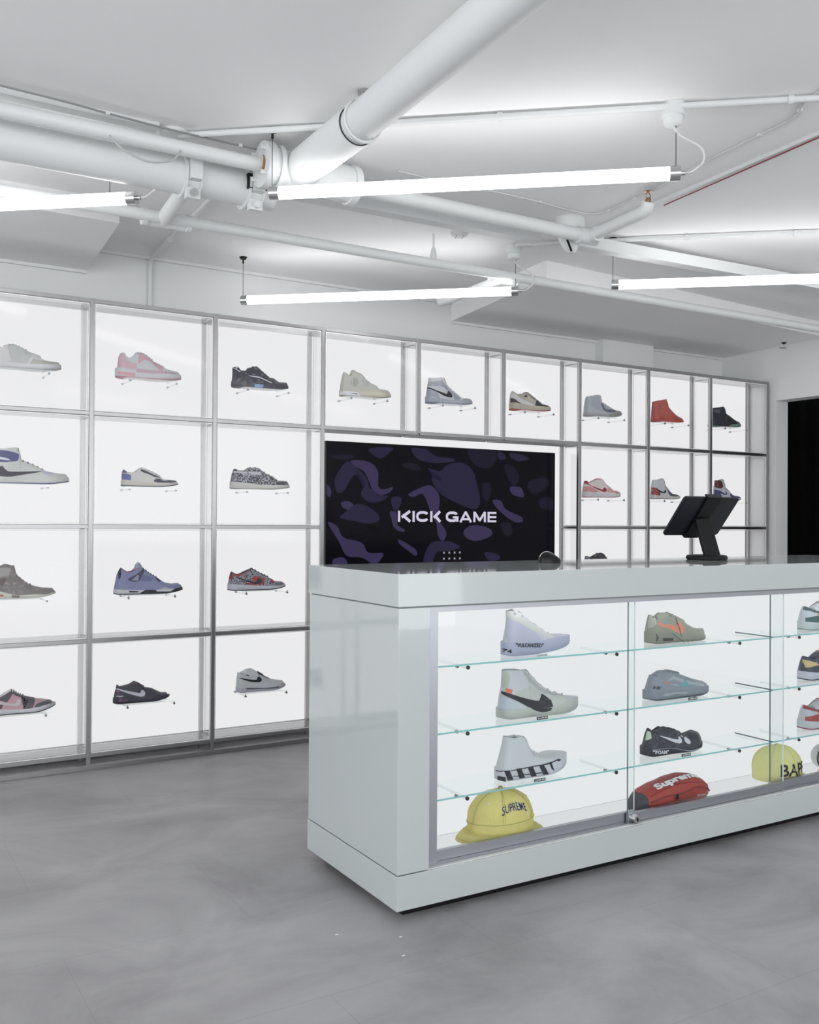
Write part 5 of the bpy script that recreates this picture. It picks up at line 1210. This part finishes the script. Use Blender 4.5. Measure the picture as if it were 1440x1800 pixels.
LABELS = {
 'beige_low': ('sneaker', 'beige-grey chunky low sneaker in the top row, cut off at the left edge'),
 'pink_low': ('sneaker', 'pale pink and white chunky low sneaker in the top row'),
 'black_blot_low': ('sneaker', 'blotchy black low sneaker with a light blue patch on its sole'),
 'cream_mid': ('sneaker', 'cream mid-top sneaker with a tan toe in the top row above the screen'),
 'grey_high': ('high_top_sneaker', 'grey and white high-top sneaker with a black side logo above the screen'),
 'tan_low': ('sneaker', 'tan low sneaker with a white slanted logo, black toe and red outsole'),
 'grey_boot': ('high_top_sneaker', 'light grey boot-like high-top sneaker with dark red lining'),
 'red_high': ('high_top_sneaker', 'all-red high-top sneaker in the top row at the right'),
 'black_high': ('high_top_sneaker', 'black high-top sneaker with a green toe rand in the last top cell'),
 'blue_white_high': ('high_top_sneaker', 'white high-top sneaker with navy ankle and dark logo at the left edge'),
 'white_blue_low': ('sneaker', 'off-white low sneaker with a blue heel and dark toe panel'),
 'paisley_low': ('sneaker', 'low sneaker in black and white paisley print on a cream sole'),
 'pink_dunk': ('sneaker', 'pink and white low sneaker with a dark red logo, right of the screen'),
 'red_white_high': ('high_top_sneaker', 'white high-top sneaker with red heel and grey toe, left behind the tablet'),
 'blue_red_high': ('high_top_sneaker', 'blue and white high-top sneaker with dark red ankle, above the tablet'),
 'brown_mid': ('sneaker', 'brown-grey wrinkled mid-top sneaker on a pale sole at the left edge'),
 'blue_mid': ('sneaker', 'slate blue mid-top sneaker with dark lace wings and black sole patches'),
 'elephant_low': ('sneaker', 'red low sneaker with cracked grey print and dark logo'),
 'pink_grey_low': ('sneaker', 'pink low sneaker with dark grey panels in the bottom row at the left edge'),
 'black_skate_low': ('sneaker', 'black low sneaker with a pale grey logo in the bottom row'),
 'white_low': ('sneaker', 'white low sneaker with a black logo and black lace trim in the bottom row'),
 'clear_high': ('high_top_sneaker', 'translucent lilac high-top sneaker with black VULCANIZED lettering on its sole'),
 'white_black_high': ('high_top_sneaker', 'white high-top sneaker with a large black logo and small orange tab'),
 'check_high': ('high_top_sneaker', 'white high-top sneaker with a black and white checked sole'),
 'olive_runner': ('running_shoe', 'olive green running shoe with a coral side logo'),
 'grey_runner': ('running_shoe', 'grey running shoe with a teal logo tip on the middle glass shelf'),
 'black_runner': ('running_shoe', 'black running shoe with white FOAM lettering and a green heel'),
}
ROWZ = {1.62: 1.6205, 1.16: 1.161, .70: .7045, .245: .2455}
def shelf_tray(x, z, label, y=4.06):
    """small clear shelf on two steel standoffs, fixed to the lit panel"""
    t = thing('shoe_shelf', label, 'shoe shelf', (x - .01, y - .058, z))
    MB().box(.02, .265, 0, .085, -.003, 0, 0, 1, (2,)).build('shelf_plate', [M_shelf, M_shelf], t)
    for px in (.040, .238):
        MB().tube([(px, .148, -.013), (px, .004, -.013)], .0038, 10).build('standoff_rod', clear('standoff_acrylic', trans=.93), t, smooth=50)
        for y0, y1 in ((.132, .146), (.004, .012)):
            MB().tube([(px, y0, -.013), (px, y1, -.013)], .0046, 10).build('standoff_cap', M_alu, t, smooth=50)
        MB().box(px - .002, px + .002, .006, .010, -.010, -.0035).build('standoff_screw', M_chrome, t)
for key, d in SHOES.items():
    nm, lab = LABELS[key]
    if d['where'] == 'wall':
        z = min(ROWZ.items(), key=lambda q: abs(q[0] - d['z']))[1]
        x = d['x']
        build_shoe(key, nm, lab, 'sneaker', d, ((x, 4.055, z), 0, False))
        i = int((x - PX(-1)) / CW) - 1
        shelf_tray(PX(i) + .135, z - .0005, 'small clear shelf holding ' + WHAT[(i, {1.6205: 0, 1.161: 1, .7045: 2, .2455: 3}[z])])
    else:
        k = int(d['where'][-1])
        build_shoe(key, nm, lab, 'sneaker', d, (CP(d['x'], .127, SHELF_Z[k] + .0005), CANG, False))
# dark sneaker showing above the counter: same low last as the pink one, other colours
d = dict(SHOES['pink_dunk'])
d.update(upper='*blot,3a3944,5b5a66', sole='55545f', out='3a3942', lace='33323c', lining='44434e')
d['patches'] = [(p[0], '3b3a46' if p[0] != 'side_logo' else '7a7986') + tuple(p[2:]) for p in d['patches']]
build_shoe('dark', 'sneaker', 'dark grey sneaker of which only the laces show above the counter', 'sneaker', d, ((3.605, 4.055, .7205 + .016), 0, False))
shelf_tray(PX(5) + .135, .7200 + .016, 'small clear shelf holding ' + WHAT[(5, 2)])
# three low sneakers at the right of the case share one last
def dunk(upper, heel, panel, low, logo, sole, out, lace, tab, lining):
    src = SHOES['elephant_low']; d = {k: v for k, v in src.items()}
    d.update(upper=upper, sole=sole, out=out, lace=lace, lining=lining)
    d['patches'] = [
        ('lower_panel', low, [(6, 30), (20, 22), (62, 21), (90, 34), (60, 52), (30, 50), (8, 46)]),
        ('heel_panel', panel, [(8, 46), (30, 50), (60, 52), (78, 44), (50, 66), (20, 78), (8, 72)]),
        ('heel_tab', heel, [(10, 72), (22, 70), (46, 62), (60, 66), (40, 80), (20, 96), (10, 92)]),
        ('side_logo', logo, [(44, 66), (80, 52), (130, 38), (165, 34), (176, 44), (172, 56), (160, 42), (140, 44), (100, 56), (60, 70)]),
        ('side_tab', tab, [(54, 60), (66, 55), (70, 49), (58, 54)]),
        ('eyestay', low, [(112, 88), (135, 84), (200, 52), (215, 46), (205, 34), (180, 40), (160, 60)]),
        ('toe_cap', low, [(205, 34), (225, 48), (255, 40), (272, 30), (268, 22), (210, 22)])]
    return d
for k, (lab, d) in enumerate((
    ('dark green and grey low sneaker at the right end of the top glass shelf', dunk('c4c9cf', '2b4a4a', 'c0c7cf', '2f5652', '2a4846', 'c3cdcf', '8b9a98', '9a7f74', 'd17a55', '8e8a86')),
    ('navy and yellow low sneaker with coral laces at the right of the middle glass shelf', dunk('2c3044', '2c2c48', 'cbb57a', '2a2e40', '3c4452', 'c3c4d2', '33334f', 'd3604e', 'd8745f', '8f8f98')),
    ('red and pale grey low sneaker at the right end of the bottom glass shelf', dunk('c3c4c9', '8c3a38', 'b9c0cc', 'a1443d', '8c3a38', 'c3c8d2', '8d3a42', 'c9555a', 'd98a5a', '9a9598')))):
    build_shoe('dunk', 'sneaker', lab, 'sneaker', d, (CP(1.752, .127, SHELF_Z[k] + .0025), CANG, False))

# a few specks of litter on the floor by the counter corner
for (x, y) in ((-.075, -.16), (-.03, -.07), (-.16, .02)):
    p = CP(x, y, 0)
    tag(MB().box(p.x - .004, p.x + .004, p.y - .0015, p.y + .0015, 0.0003, .0018).build('paper_scrap', plain('paper_scrap', 'd8d8d6', .8)), 'tiny white paper scrap on the floor by the counter corner', 'scrap', 'paper scraps by the counter corner')
bpy.context.view_layer.update()
